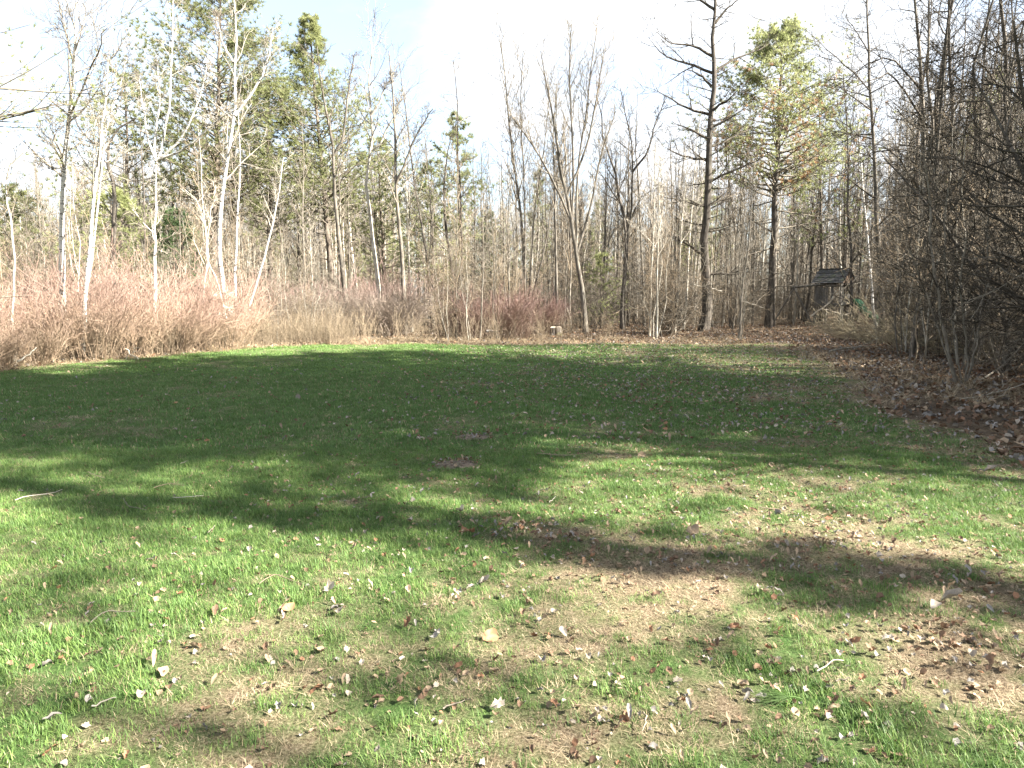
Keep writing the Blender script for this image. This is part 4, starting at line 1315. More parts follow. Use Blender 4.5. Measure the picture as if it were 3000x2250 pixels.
# the pine whose boughs reach in from the left
b = np.array((-13.9, 14.0, hz(-13.9, 14.0)))
pine_tree('pine_tree', 'large pine mostly beyond the edge of view, its boughs hanging over the bent pale tree', b, b + np.array((0.2, 0.3, 14.0)), rs(216), 0.2, 0.26, 4.6, whorls=17, per=5, dens=1.0, tuft=.17, needles=14, width=.013, sub=12)
pine('faint blue green pine behind the bent pale tree', 'the faint pine by the bent pale tree', 30, 33, 25, 400, 217, r0=0.11, crown0=0.2, spread=2.4, whorls=13, per=4, tuft=.24, needles=15, width=.032, dens=.7)

# ------------------------------------------------------------------ describing repeats by their neighbours
ORD = ['nearest', 'second', 'third', 'fourth', 'fifth', 'sixth', 'seventh', 'eighth', 'ninth', 'tenth', 'eleventh', 'twelfth', 'thirteenth', 'fourteenth', 'fifteenth', 'sixteenth']


def side_labels(items, noun):
    """items: (picture column, tone). -> one label each: which one counted from the closest big tree"""
    bins = {}
    for k, (px, tone) in enumerate(items):
        h = min(SHOWN, key=lambda q: abs(q[0] - px))
        bins.setdefault((h[2], 'left' if px < h[0] else 'right', tone), []).append((abs(px - h[0]), k))
    out = [''] * len(items)
    for (short, side, tone), lst in bins.items():
        for r, (_, k) in enumerate(sorted(lst)):
            w = '' if len(lst) == 1 else (ORD[min(r, 15)] + ' ')
            out[k] = f'{w}{tone} {noun} {side} of {short}'
    return out


def spread_points(rng, n, y0, y1, xk, sdmin, sdmax, gap, keepout=(), weight=None):
    pts = []
    tries = 0
    while len(pts) < n and tries < 20000:
        tries += 1
        y = math.sqrt(y0 ** 2 + rng.random() * (y1 ** 2 - y0 ** 2))
        x = (rng.random() * 2 - 1) * xk * y
        sd = float(lawn_sd(np.array([x]), np.array([y]))[0])
        if not (sdmin < sd < sdmax):
            continue
        p = float(PX(x, y))
        if weight is not None and rng.random() > weight(p, y):
            continue
        if 1630 < p < 1945 and y < 46:
            continue
        if any(abs(p - hp) < 62 and y < hy for hp, hy in ((762, 32), (1265, 32), (1519, 35), (1663, 41), (876, 32), (1205, 33), (1345, 35))):
            continue
        if any((x - a) ** 2 + (y - b) ** 2 < gap ** 2 for a, b in pts) or any((x - a) ** 2 + (y - b) ** 2 < 0.7 for a, b in keepout):
            continue
        pts.append((x, y))
    return pts


HERO_XY = [(W(p, 700, Y)[0], Y) for p, Y, _ in SHOWN]


def upright(rng, H, crook):
    n = 7
    z = np.linspace(-0.15, H, n)
    return np.stack([np.cumsum(rng.normal(0, crook, n)), np.cumsum(rng.normal(0, crook, n)), z], 1)


def plant(protos, tones, pts, noun, name, group, smin, smax, rng, heights=None):
    ks = [k % len(protos) if k < len(protos) else int(rng.integers(0, len(protos))) for k in range(len(pts))]
    items = [(float(PX(x, y)), tones[k]) for (x, y), k in zip(pts, ks)]
    labels = side_labels(items, noun)
    for i, ((x, y), k) in enumerate(zip(pts, ks)):
        loc = (x, y, hz(x, y) - 0.04)
        s = float(rng.uniform(smin, smax))
        if heights is not None:
            pp = items[i][0]
            s = float(np.clip(height_to(pp, float(top_limit(pp)) + rng.uniform(-40, 130), y) / heights[k], smin, smax))
        rz = float(rng.random() * 6.283)
        if i < len(protos):
            o = protos[i]
            o.location = [float(v) for v in loc]
            o.rotation_euler = (float(rng.normal(0, 0.02)), float(rng.normal(0, 0.02)), rz)
            o.scale = (s, s, s)
            o['label'] = labels[i]
            o['group'] = group
        else:
            o = dup(protos[k], name, labels[i], loc, rz, s, group)
            o.rotation_euler = (float(rng.normal(0, 0.03)), float(rng.normal(0, 0.03)), rz)


r_ = rs(301)
specs = [('grey', 15.5, .10, 'bark_grey', 'twig_grey', (16, 5, 3), .38, 34, .15), ('grey', 14, .085, 'bark_grey', 'twig_grey', (16, 5, 3), .32, 36, .16), ('grey', 16.5, .12, 'bark_grey', 'twig_grey', (15, 6, 3), .45, 38, .19),
         ('pale', 13, .075, 'bark_pale', 'twig_grey', (14, 5, 3), .35, 34, .16), ('pale', 15, .09, 'bark_pale', 'twig_pale', (15, 5, 3), .42, 36, .17), ('dark', 14, .10, 'bark_dark', 'twig_dark', (16, 5, 3), .3, 42, .17),
         ('dark', 12, .075, 'bark_dark', 'twig_dark', (15, 5, 3), .28, 40, .18), ('grey', 11, .06, 'bark_grey', 'twig_tan', (14, 5, 3), .25, 36, .18)]
protos, tones = [], []
for tone, H, r0, bk, tw, lv, t0, ang, ratio in specs:
    two = tone == 'grey' and r_.random() < 0.6
    st = [(upright(r_, H, 0.10), r0, 0.014)]
    if two:
        q = upright(r_, H * 0.85, 0.10)
        q[:, 0] += np.linspace(0.05, 1.0, 7)
        st.append((q, r0 * .8, 0.012))
    protos.append(bare_tree('forest_tree', 'slim bare tree', (0, 0, 0), st, bk, tw, r_, None, lv=lv, t_limb=(t0, .98), ang=ang, ratio=ratio, up=.5, tw=.0075, sides=6))
    tones.append('slim ' + tone)
pts = spread_points(r_, 165, 27, 50, 0.80, -30, -1.6, 1.25, HERO_XY, lambda p, y: 1.0 if p > 1000 else 0.6)
plant(protos, tones, pts, 'background tree', 'forest_tree', 'slim bare trees crowding the woods behind the lawn', 0.42, 1.1, r_, [q[1] for q in specs])
# the woods on the right, close to the lawn
protos, tones = [], []
for tone, H, r0, bk, tw, lv, t0, ang, ratio in [('dark', 15, .10, 'bark_dark', 'twig_dark', (26, 5, 4), .15, 60, .15), ('grey', 16, .11, 'bark_pine', 'twig_dark', (26, 5, 4), .18, 56, .15), ('dark', 12, .07, 'bark_dark', 'twig_dark', (24, 5, 4), .12, 60, .17)]:
    protos.append(bare_tree('forest_tree', 'bare tree', (0, 0, 0), [(upright(r_, H, 0.13), r0, 0.014)], bk, tw, r_, None, lv=lv, t_limb=(t0, .98), ang=ang, ratio=ratio, up=.3, tw=.006, wig=.13))
    tones.append('twiggy ' + tone)
pts = [(19.8, 33.0), (21.8, 31.5), (23.8, 34.0), (25.6, 36.5), (20.5, 35.0), (17.0, 25.0), (18.6, 27.0), (24.0, 38.0), (27.0, 39.0), (22.6, 36.2), (26.2, 34.6), (13.0, 18.3), (11.6, 19.6), (14.6, 18.9), (17.0, 23.2), (20.6, 24.0), (22.5, 29.0), (13.9, 21.4), (18.2, 28.6), (13.4, 16.6), (16.2, 20.5), (14.6, 24.2), (18.8, 25.4), (19.5, 30.5), (15.8, 31.5), (23.0, 32.5), (21.0, 28.0), (17.3, 17.8), (24.5, 36.0)]
plant(protos, tones, pts, 'tree in the thicket', 'forest_tree', 'twiggy trees in the thicket beside the lawn', 0.85, 1.1, r_)

# low twisted scrub trees with dense dark twigs
protos = []
for k in range(3):
    H = (5.5, 6.5, 4.6)[k]
    st = [(upright(r_, H, 0.28), .075, .015)]
    for j in range(2):
        q = upright(r_, H * .8, 0.2)
        w = np.linspace(0, 1, 7) ** 1.3
        a = r_.random() * 6.28
        q[:, 0] += w * 2.2 * math.cos(a)
        q[:, 1] += w * 2.2 * math.sin(a)
        st.append((q, .06, .012))
    protos.append(bare_tree('scrub_tree', 'scrub tree', (0, 0, 0), st, 'bark_dark', 'twig_dark', r_, None, lv=(15, 6, 5), t_limb=(.22, .98), ang=62, ratio=.36, up=.15, tw=.0045, wig=.17, category='scrub tree'))
pts = [(10.9, 14.9), (13.8, 19.2), (16.6, 22.6), (15.2, 20.6), (12.4, 16.9), (14.9, 17.4), (16.9, 28.2), (20.2, 26.6), (9.9, 11.9), (13.0, 13.6)]
plant(protos, ['twisted dark'] * 3, pts, 'scrub tree', 'scrub_tree', 'twisted scrub trees in the thicket beside the lawn', 0.85, 1.15, r_)

# thin pale saplings along the front of the woods
protos, tones = [], []
for tone, H, bk, tw in [('pale', 6.0, 'bark_pale', 'twig_tan'), ('tan', 4.8, 'twig_tan', 'twig_tan'), ('grey', 6.8, 'bark_grey', 'twig_grey'), ('pale', 4.2, 'bark_pale', 'twig_grey')]:
    st = [(upright(r_, H, 0.08), .019, .005)]
    for j in range(r_.integers(1, 4)):
        q = upright(r_, H * r_.uniform(.6, .95), 0.07)
        w = np.linspace(0, 1, 7)
        q[:, 0] += w * r_.normal(0, .5) + r_.normal(0, .1)
        q[:, 1] += w * r_.normal(0, .5)
        st.append((q, .015, .004))
    protos.append(bare_tree('sapling', 'sapling', (0, 0, 0), st, bk, tw, r_, None, lv=(9, 4, 3), t_limb=(.25, .98), ang=40, ratio=.22, up=.4, tw=.005, sides=5, category='sapling'))
    tones.append('thin ' + tone)
pts = spread_points(r_, 58, 15, 38, 0.78, -6.5, -1.0, 0.8, HERO_XY, lambda p, y: 1.0)
plant(protos, tones, pts, 'sapling', 'sapling', 'thin saplings along the front of the woods', 0.65, 1.15, r_)

# ------------------------------------------------------------------ shrubs
r_ = rs(401)
protos = [cane_bush('dogwood_shrub', 'x', r_, 62, 2.1, 0.28, 'cane_red', (5, 3), 0.28, 0.0075, base_r=0.45, tw=.0045), cane_bush('dogwood_shrub', 'x', r_, 55, 1.8, 0.35, 'cane_red', (5, 3), 0.4, 0.007, base_r=0.4, tw=.0045),
          cane_bush('dogwood_shrub', 'x', r_, 66, 2.5, 0.25, 'cane_red', (5, 3), 0.22, 0.0075, base_r=0.5, tw=.0045), cane_bush('dogwood_shrub', 'x', r_, 50, 1.5, 0.25, 'cane_red', (4, 3), 0.3, 0.007, base_r=0.4, tw=.0045)]
pts = []
for tries in range(4000):
    if len(pts) >= 40:
        break
    y = r_.uniform(13, 27)
    x = r_.uniform(-0.86 * y, -0.40 * y)
    sd = float(lawn_sd(np.array([x]), np.array([y]))[0])
    if -4.4 < sd < -0.45 and all((x - a) ** 2 + (y - b) ** 2 > 0.72 for a, b in pts) and PX(x, y) < 600:
        pts.append((x, y))
plant(protos, ['tall red stemmed', 'spreading red stemmed', 'dense red stemmed', 'low red stemmed'], pts, 'shrub', 'dogwood_shrub', 'red stemmed shrubs along the sunny edge of the lawn', 0.7, 1.2, r_)

deep = cane_bush('dogwood_shrub', 'wide deep red shrub spreading in front of the cluster of grey stems', r_, 150, 2.15, 0.5, 'cane_red_deep', (6, 4), 0.55, 0.008, base_r=0.95, tw=.005)
b = base_of(1072, 29.4)
deep.location = b
deep.scale = (1.05, 1.0, 1.12)
deep2 = dup(deep, 'dogwood_shrub', 'smaller deep red shrub joined to the wide one, beside the tree stump', base_of(1150, 32.6), 1.7, 0.95)
low = cane_bush('dogwood_shrub', 'low fan of bare brown red canes in front of the wide deep red shrub', r_, 80, 1.05, 0.35, 'cane_red_deep', (3, 2), 0.5, 0.008, base_r=0.25)
low.location = base_of(1128, 28.6)
low.scale = (.75, .75, .9)
low2 = dup(low, 'dogwood_shrub', 'low dull red shrub to the left of the wide deep red shrub', base_of(1010, 30.2), 2.1, (1.25, 1.1, 0.85))
low3 = dup(low, 'dogwood_shrub', 'second low dull red shrub further left of the wide deep red shrub', base_of(962, 30.8), 4.0, (1.2, 1.1, 0.75))
dome = cane_bush('round_shrub', 'round tan shrub with a pinkish top standing in front of the tan woods', r_, 60, 3.0, 0.75, 'cane_pink', (9, 6), 0.42, 0.012, base_r=0.6, tw=.0055)
dome.location = base_of(850, 31.0)
dome2 = dup(dome, 'round_shrub', 'tan shrub half hidden between the round tan shrub and the leaning white poplar', base_of(700, 31.5), 2.2, 0.95)
dome3 = dup(dome, 'round_shrub', 'tan shrub standing just left of the dark footed grey tree', base_of(640, 29.5), 4.1, 0.9)
dome4 = dup(dome, 'round_shrub', 'broad tan shrub at the shadowed gap behind the dark footed grey tree', base_of(775, 34.5), 0.6, 1.1)

cane = [cane_bush('cane_shrub', 'x', r_, 40, 2.6, 0.15, 'cane_yellow', (2, 1), 0.25, 0.009, base_r=0.4, bow=0.75, bow_dir=(-0.75, -0.1, 0), tw=.0045), cane_bush('cane_shrub', 'x', r_, 34, 2.1, 0.2, 'cane_yellow', (2, 1), 0.35, 0.008, base_r=0.4, bow=0.8, bow_dir=(-0.55, 0.1, 0), tw=.0045)]
pts = [(base_of(p, Y)[0], Y) for p, Y in [(1880, 26.5), (1935, 25.2), (1985, 23.5), (1845, 27.5), (1905, 24.0), (1965, 21.5), (2020, 22.5), (2060, 19.8), (2110, 20.5), (2150, 18.0), (2200, 17.0), (2030, 26.0), (2185, 21.5)]]
SHOWN_ALL = SHOWN
plant(cane, ['tall arching yellowish', 'low arching yellowish'], pts, 'cane shrub', 'cane_shrub', 'arching yellowish cane shrubs around the green slide', 0.75, 1.05, r_)
for o in [q for q in COL.objects if q.name.startswith('cane_shrub')]:
    o.rotation_euler[2] = float(r_.normal(0, 0.35))

# dry weed stalks at the foot of the shrubs: uncountable
n = 5200
x, y = r_.uniform(-24, 4, n), r_.uniform(10, 32, n)
sd = lawn_sd(x, y)
k = (sd < -0.35) & (sd > -2.4) & (np.abs(x) < 0.82 * y + 1) & (r_.random(n) < np.where(x < -6, 1, 0.22))
x, y = x[k], y[k]
wp_ = []
for j in range(3):
    g = Geo()
    m_ = 16
    p0 = np.column_stack([r_.normal(0, .16, (m_, 2)), np.full(m_, -.05)])
    d = norm(np.column_stack([r_.normal(0, .18, (m_, 2)), np.ones(m_)]))
    L = r_.uniform(0.5, 1.35, m_)
    P0 = p0[:, None] + d[:, None] * (L[:, None] * np.linspace(0, 1, 4)[None])[..., None] + r_.normal(0, .02, (m_, 4, 3))
    R0 = np.full((m_, 1), .0045) * np.linspace(1, .5, 4)[None]
    g.tubes(P0, R0, 3)
    b1, b1r = spawn(r_, P0, R0, 3, .4, 1, 30, 10, .3, 3, .3, .08, .8, .003)
    g.tubes(b1, b1r, 3)
    wp_.append(g.mesh('weed_stalks', M['twig_tan']))
scatter('dry_weeds', np.stack([x, y, hgt(x, y)], 1), r_.random(len(x)) * 6.28, r_.uniform(.6, 1.15, len(x)), r_.integers(0, 3, len(x)), wp_, r_.normal(0, .1, (len(x), 2)), 'dry tan weed stalks at the foot of the red shrubs')

# ------------------------------------------------------------------ old play tower with swing frame and slide
PT = base_of(1797, 44)
VR = norm(np.array([PT[1], -PT[0], 0.0]))           # to the right as seen from the lawn
VT = norm(np.array([-PT[0], -PT[1], 0.0]))          # towards the lawn
tower = thing('play_tower', 'old grey wooden play tower with a small gabled roof and green slide, overgrown by brush', 'play tower', PT, 0)
A = -math.radians(52)
RZ = np.array([[math.cos(A), -math.sin(A), 0], [math.sin(A), math.cos(A), 0], [0, 0, 1]])


def tl(p):
    return RZ @ np.asarray(p, float)


def part_box(name, c, s, mat, parent=tower, extra=None, label=None, jit=0.0):
    g = Geo()
    rot = RZ if extra is None else RZ @ np.asarray(extra)
    g.box(tl(c), s, rot)
    me = g.mesh('play_tower_' + name, M[mat], False)
    return link(name, me, parent, label=label)


def rx(a):
    return np.array([[1, 0, 0], [0, math.cos(a), -math.sin(a)], [0, math.sin(a), math.cos(a)]])


def ry(a):
    return np.array([[math.cos(a), 0, math.sin(a)], [0, 1, 0], [-math.sin(a), 0, math.cos(a)]])


r_ = rs(501)
for sx in (-1, 1):
    for sy in (-1, 1):
        part_box('post', (sx * .82, sy * .72, 1.3), (.10, .10, 2.75), 'old_post')
part_box('platform', (0, 0, 1.33), (1.86, 1.66, .09), 'old_board')
for sy in (-1, 1):
    part_box('rail', (0, sy * .79, 1.25), (1.74, .04, .14), 'old_post')
    part_box('rail', (0, sy * .79, 2.52), (1.74, .04, .12), 'old_post')
for k in (0, 1, 2, 3, 4, 6):       # front wall boards, some missing
    h = r_.uniform(1.0, 1.12)
    part_box('board', (-.70 + k * .172, -.835 + r_.normal(0, .004), 1.37 + h / 2), (.148, .022, h), 'old_board')
for k in range(6):       # boards on the slide side, lower
    h = r_.uniform(.55, .62)
    part_box('board', (.885 + r_.normal(0, .004), -.6 + k * .16, 1.39 + h / 2), (.022, .14, h), 'old_board')
for k in range(5):
    h = r_.uniform(.6, .75)
    part_box('board', (-.885, -.6 + k * .19, 1.39 + h / 2), (.022, .15, h), 'old_board')
pitch_ = math.atan2(.88, .98)
for sy in (-1, 1):       # roof: overlapping shingle boards
    rows = 7
    sl = math.hypot(.88, .98)
    for k in range(rows):
        t = (k + .5) / rows
        c = (r_.normal(0, .01), sy * .98 * (1 - t), 2.64 + .88 * t + .03 + .012 * (k % 2))
        part_box('shingle', c, (2.05 + r_.normal(0, .015), sl / rows * 1.25, .022), 'roof_board', extra=rx(-sy * (pitch_ - .10)))
part_box('ridge_cap', (0, 0, 3.585), (2.08, .14, .05), 'roof_board')
for sx in (-1, 1):       # gable boards
    for k in range(5):
        z = 2.66 + k * .165
        w = 1.72 * (1 - (k + .6) / 5.4)
        part_box('gable_board', (sx * .93, 0, z + .08), (.024, max(w, .12), .155), 'gable')
for sx in (-.9, .9):
    for sy in (-1, 1):
        part_box('rafter', (sx, sy * .5, 3.07), (.05, sl * .98, .08), 'old_post', extra=rx(-sy * pitch_))
# swing beam and its two splayed legs
apex = VR * -2.35 + VT * 0.7 + np.array([0, 0, 2.42])
att = VR * -0.5 + VT * 0.62 + np.array([0, 0, 2.58])


def pole_part(name, pts, r0, mat, parent, n=6, sides=7, label=None):
    g = Geo()
    p = resample(pts, n)
    g.tubes(p[None], np.linspace(r0, r0 * .85, n)[None], sides)
    return link(name, g.mesh(parent.name + '_' + name, M[mat]), parent, label=label)


pole_part('swing_beam', [apex - (att - apex) * .06, (apex + att) / 2, att + (att - apex) * .35], .075, 'old_post', tower, label='mossy round swing beam')
pole_part('swing_leg', [apex + VR * .05, apex + VR * -1.25 + VT * -.1 - np.array([0, 0, 2.5])], .055, 'old_post', tower)
pole_part('swing_leg', [apex + VR * -.02 + VT * .05, apex + VR * 1.3 + VT * .25 - np.array([0, 0, 2.5])], .055, 'old_post', tower)
pole_part('brace', [tl((-.82, -.72, .3)), tl((-.3, -.74, 1.25))], .04, 'old_post', tower)
# slide: a trough with raised rims
g = Geo()
n = 12
t = np.linspace(0, 1, n)
ctr = (VR * 1.12 + VT * .1)[None] * (1 - t)[:, None] + (VR * 2.55 + VT * .75)[None] * t[:, None]
ctr[:, 2] = 1.5 - 1.36 * (t ** 1.15) + .10 * np.sin(t * 9.4)
along = norm(np.gradient(ctr, axis=0))
sd_ = norm(np.cross(along, np.array([0, 0, 1.0])))
upn = np.cross(sd_, along)
prof_ = np.array([(-.30, .20), (-.25, .20), (-.23, .03), (-.12, 0), (.12, 0), (.23, .03), (.25, .20), (.30, .20), (.30, .14), (.27, -.04), (.0, -.05), (-.27, -.04), (-.30, .14)])
V = (ctr[:, None] + sd_[:, None] * prof_[None, :, :1] + upn[:, None] * prof_[None, :, 1:]).reshape(-1, 3)
m_ = len(prof_)
i = (np.arange(n - 1) * m_)[:, None] + np.arange(m_)[None]
j = (np.arange(n - 1) * m_)[:, None] + ((np.arange(m_) + 1) % m_)[None]
g.raw(V, np.stack([i, j, j + m_, i + m_], -1).reshape(-1, 4))
link('slide', g.mesh('play_tower_slide', M['slide']), tower, label='green plastic slide running down to the brush')

# ------------------------------------------------------------------ stump
r_ = rs(502)
b = base_of(1201, 31)
stump = thing('tree_stump', 'short double lobed tree stump with a pale cut top at the edge of the lawn', 'stump', b, 0)
th = np.linspace(0, 2 * math.pi, 33)[:-1]
lob = .235 * (1 + .17 * np.cos(2 * th) - .12 * np.exp(-((th - 4.5) / .18) ** 2) + .04 * np.cos(5 * th + 1) + r_.normal(0, .012, 32))
rows = []
for z, f in [(-.06, 1.32), (.04, 1.16), (.12, 1.05), (.24, 1.0), (.36, .985), (.395, .97)]:
    rows.append(np.stack([np.cos(th) * lob * f, np.sin(th) * lob * f * .8, z + .025 * np.cos(th * 2 + 2) * (z > .3) + 0 * th], 1))
V = np.concatenate(rows)
i = (np.arange(len(rows) - 1) * 32)[:, None] + np.arange(32)[None]
j = (np.arange(len(rows) - 1) * 32)[:, None] + ((np.arange(32) + 1) % 32)[None]
link('bark', mesh_np('tree_stump_bark', V, np.stack([i, j, j + 32, i + 32], -1).reshape(-1, 4), None, M['stump_side']), stump)
top = rows[-1].copy()
ins = top * np.array([.94, .94, 1]) + np.array([0, 0, .012])
Vt = np.vstack([top, ins, [[0, 0, ins[:, 2].mean()]]])
k = np.arange(32)
k2 = (k + 1) % 32
link('cut_top', mesh_np('tree_stump_cut_top', Vt, np.stack([k, k2, 32 + k2, 32 + k], 1), np.stack([32 + k, 32 + k2, np.full(32, 64)], 1), M['cut_wood'], False), stump)


# ------------------------------------------------------------------ fallen wood
def stick(name, label, category, pts, r, mat, seed, group=None, twigs=0, n=9, sides=6):
    rng = rs(seed)
    pts = np.asarray(pts, float)
    o = pts[0].copy()
    p = roughen(rng, resample(pts - o, n), r * .7)
    g = Geo()
    R = np.linspace(r, r * .55, n)
    g.tubes(p[None], R[None], sides)
    if twigs:
        b1, b1r = spawn(rng, p[None], R[None], twigs, .2, .95, 45, 14, .4, 5, .1, .1, .6, r * .25)
        g.tubes(b1, b1r, 4)
        b2, b2r = spawn(rng, b1, b1r, 3, .2, .95, 45, 14, .45, 3, .1, .1, .7, r * .2)
        g.tubes(b2, b2r, 3)
    ob = link(name, g.mesh(name, M[mat]), None, label=label, category=category, group=group)
    ob.location = [float(v) for v in o]
    return ob


stick('fallen_branch', 'long pale dead branch leaning diagonally against the play tower', 'branch', [PT + VR * -1.25 + VT * 1.5 + np.array([0, 0, .55]), PT + VR * .2 + VT * 1.25 + np.array([0, 0, 1.9]), PT + VR * 1.35 + VT * .95 + np.array([0, 0, 3.15])], .05, 'dead_wood', 601, twigs=4)
stick('fallen_log', 'pale log lying low behind the slim pale stems right of the vase shaped maple', 'log', [W(1290, 688, 37), W(1350, 672, 37.4), W(1415, 655, 38)], .035, 'twig_tan', 602)
stick('fallen_log', 'short white log propped behind the foot of the big dark larch', 'log', [W(1500, 616, 37), W(1530, 622, 37), W(1560, 629, 37)], .05, 'bark_pale', 603)
stick('fallen_log', 'white log slanting down between the slim grey tree and the green topped pine', 'log', [W(1598, 649, 43), W(1625, 657, 43), W(1658, 668, 43)], .055, 'bark_pale', 604)
stick('fallen_branch', 'pale snapped branch standing slantwise just right of the stump', 'branch', [W(1223, 664, 33), W(1229, 680, 33), W(1235, 702, 33)], .035, 'dead_wood', 605)
stick('fallen_log', 'small white piece of log at the foot of the wide deep red shrub', 'log', [W(1050, 716, 29), W(1064, 715, 29), W(1078, 717, 29)], .05, 'bark_white', 606)
stick('fallen_branch', 'pale stick caught upright in the dark thicket at the corner of the woods', 'branch', [W(2160, 677, 19), W(2172, 670, 19), W(2188, 662, 19)], .03, 'dead_wood', 607)


def gpt(px, py, lift=.02):
    q = G(px, py)
    return np.array((q[0], q[1], hz(q[0], q[1]) + lift))


stick('fallen_branch', 'pale forked branch on the leaf litter right of the many stemmed young tree', 'branch', [gpt(2098, 836, .05), gpt(2150, 815, .14), gpt(2212, 788, .25), gpt(2260, 770, .3)], .018, 'dead_wood', 608, twigs=5)
stick('fallen_branch', 'thin pale branch lying flat on the dark leaf litter at the edge of the grass', 'branch', [gpt(2062, 870), gpt(2120, 862, .05), gpt(2190, 850, .1)], .014, 'dead_wood', 609, twigs=4)
stick('fallen_branch', 'bleached bent stick lying on the dead grass before the fan topped white poplar', 'branch', [gpt(273, 776, .25), gpt(285, 778, .12), gpt(300, 780, .03)], .025, 'dead_wood', 610, twigs=2)
stick('fallen_branch', 'bleached stick lying across the dead grass under the bent pale tree', 'branch', [gpt(40, 800, .2), gpt(62, 797, .3), gpt(82, 793, .45)], .022, 'dead_wood', 611)
stick('fallen_branch', 'pale branch lying on the flattened grass before the arching cane shrubs', 'branch', [gpt(1790, 762, .05), gpt(1850, 760, .15), gpt(1905, 757, .1)], .022, 'dead_wood', 612, twigs=4)

twig_px = [([(190, 1022), (207, 1034), (227, 1036)], 'bent brown twig on the grass near the shadow edge'), ([(33, 1084), (67, 1076), (103, 1071), (136, 1064)], 'long pale curved twig on the bright grass'),
           ([(267, 1082), (280, 1101), (317, 1106)], 'forked pale twig sticking up from the grass'), ([(333, 1061), (367, 1056), (400, 1057)], 'straight grey twig on the grass beyond the forked pale twig'),
           ([(373, 1081), (410, 1084), (440, 1080)], 'thin bleached twig just right of the forked pale twig'), ([(450, 1159), (465, 1146)], 'short brown stick beside curled leaves in the shaded grass'),
           ([(128, 961), (143, 952)], 'tiny pale stick in the dark shaded grass'), ([(390, 1004), (407, 1001)], 'short white stick lying in the dark shaded grass'),
           ([(197, 1359), (233, 1339), (293, 1333)], 'curved tan twig in the green grass beside the big straw patch'), ([(560, 1273), (593, 1259), (653, 1269)], 'long bowed white twig near the orange leaf'),
           ([(200, 1553), (253, 1539)], 'straight straw coloured stick low in the near grass'), ([(957, 1536), (1004, 1523)], 'pale bent stem on the near straw'),
           ([(1390, 1546), (1397, 1563), (1387, 1586)], 'small white curl of stem in the near grass'), ([(1764, 1463), (1795, 1449), (1821, 1441)], 'slim tan twig on the straw patch'),
           ([(1804, 1486), (1834, 1488)], 'short straight straw stick below the slim tan twig'), ([(1160, 986), (1220, 991), (1277, 983)], 'long thin twig in the shade right of the dirt patches'),
           ([(1187, 1087), (1200, 1077)], 'stubby dark stick by the brown leaf pile'), ([(1571, 986), (1607, 992)], 'thin twig in the shaded grass under the leaf specks'), ([(1640, 1108), (1690, 1116), (1720, 1122)], 'grey branch half sunk in the straw at the bare patch')]
TWIGS = []
for k, (pl, lab) in enumerate(twig_px):
    stick('fallen_twig', lab, 'twig', [gpt(a, b_, .025 + .012 * (q % 2)) for q, (a, b_) in enumerate(pl)], .0038, ('twig_tan', 'twig_pale', 'twig_grey')[k % 3], 620 + k, 'twigs fallen on the lawn', 0, 7, 5)

# ------------------------------------------------------------------ bare mounds on the lawn
for k, (px, py, rx_, ry_, lab) in enumerate([(985, 1003, 52, 9, 'nearer of two low dirt mounds in the shaded grass'), (1020, 946, 42, 6, 'farther of two low dirt mounds in the shaded grass')]):
    c = gpt(px, py, 0)
    wx = rx_ * KX / FOC * c[1]
    wy = abs(G(px, py - ry_)[1] - G(px, py + ry_)[1]) / 2
    u = np.linspace(-1, 1, 22)
    X, Y = np.meshgrid(u, u)
    rr = np.sqrt(X ** 2 + Y ** 2)
    Z = .03 * np.clip(1 - rr ** 2, -.3, 1) + (fbm(X * 3 + k, Y * 3, 91, 4) - .5) * .035 * (rr < 1)
    x, y = c[0] + X * wx, c[1] + Y * wy
    zz = hgt(x, y) + Z - .004
    V = np.stack([x - c[0], y - c[1], zz - c[2]], -1).reshape(-1, 3)
    i = np.arange(21)[:, None] * 22 + np.arange(21)[None]
    F = np.stack([i, i + 1, i + 23, i + 22], -1).reshape(-1, 4)
    F = F[(rr.reshape(-1)[F].mean(1) < 1.02 + .12 * np.sin(np.arange(len(F))))]
    o = link('dirt_mound', mesh_np('dirt_mound', V, F, None, M['dirt']), None, label=lab, category='dirt mound', group='low dirt mounds on the lawn')
    o.location = [float(v) for v in c]
    n = 70
    a, q = rs(640 + k).random(n) * 6.28, np.sqrt(rs(650 + k).random(n))
    strew('mulch_litter', rs(660 + k), c[0] + np.cos(a) * q * wx * 1.15, c[1] + np.sin(a) * q * wy * 1.15, .015, .038, (.4, 1.5, .4, 2.5, 5), 'bits of bark and leaf on the dirt mound', .06)

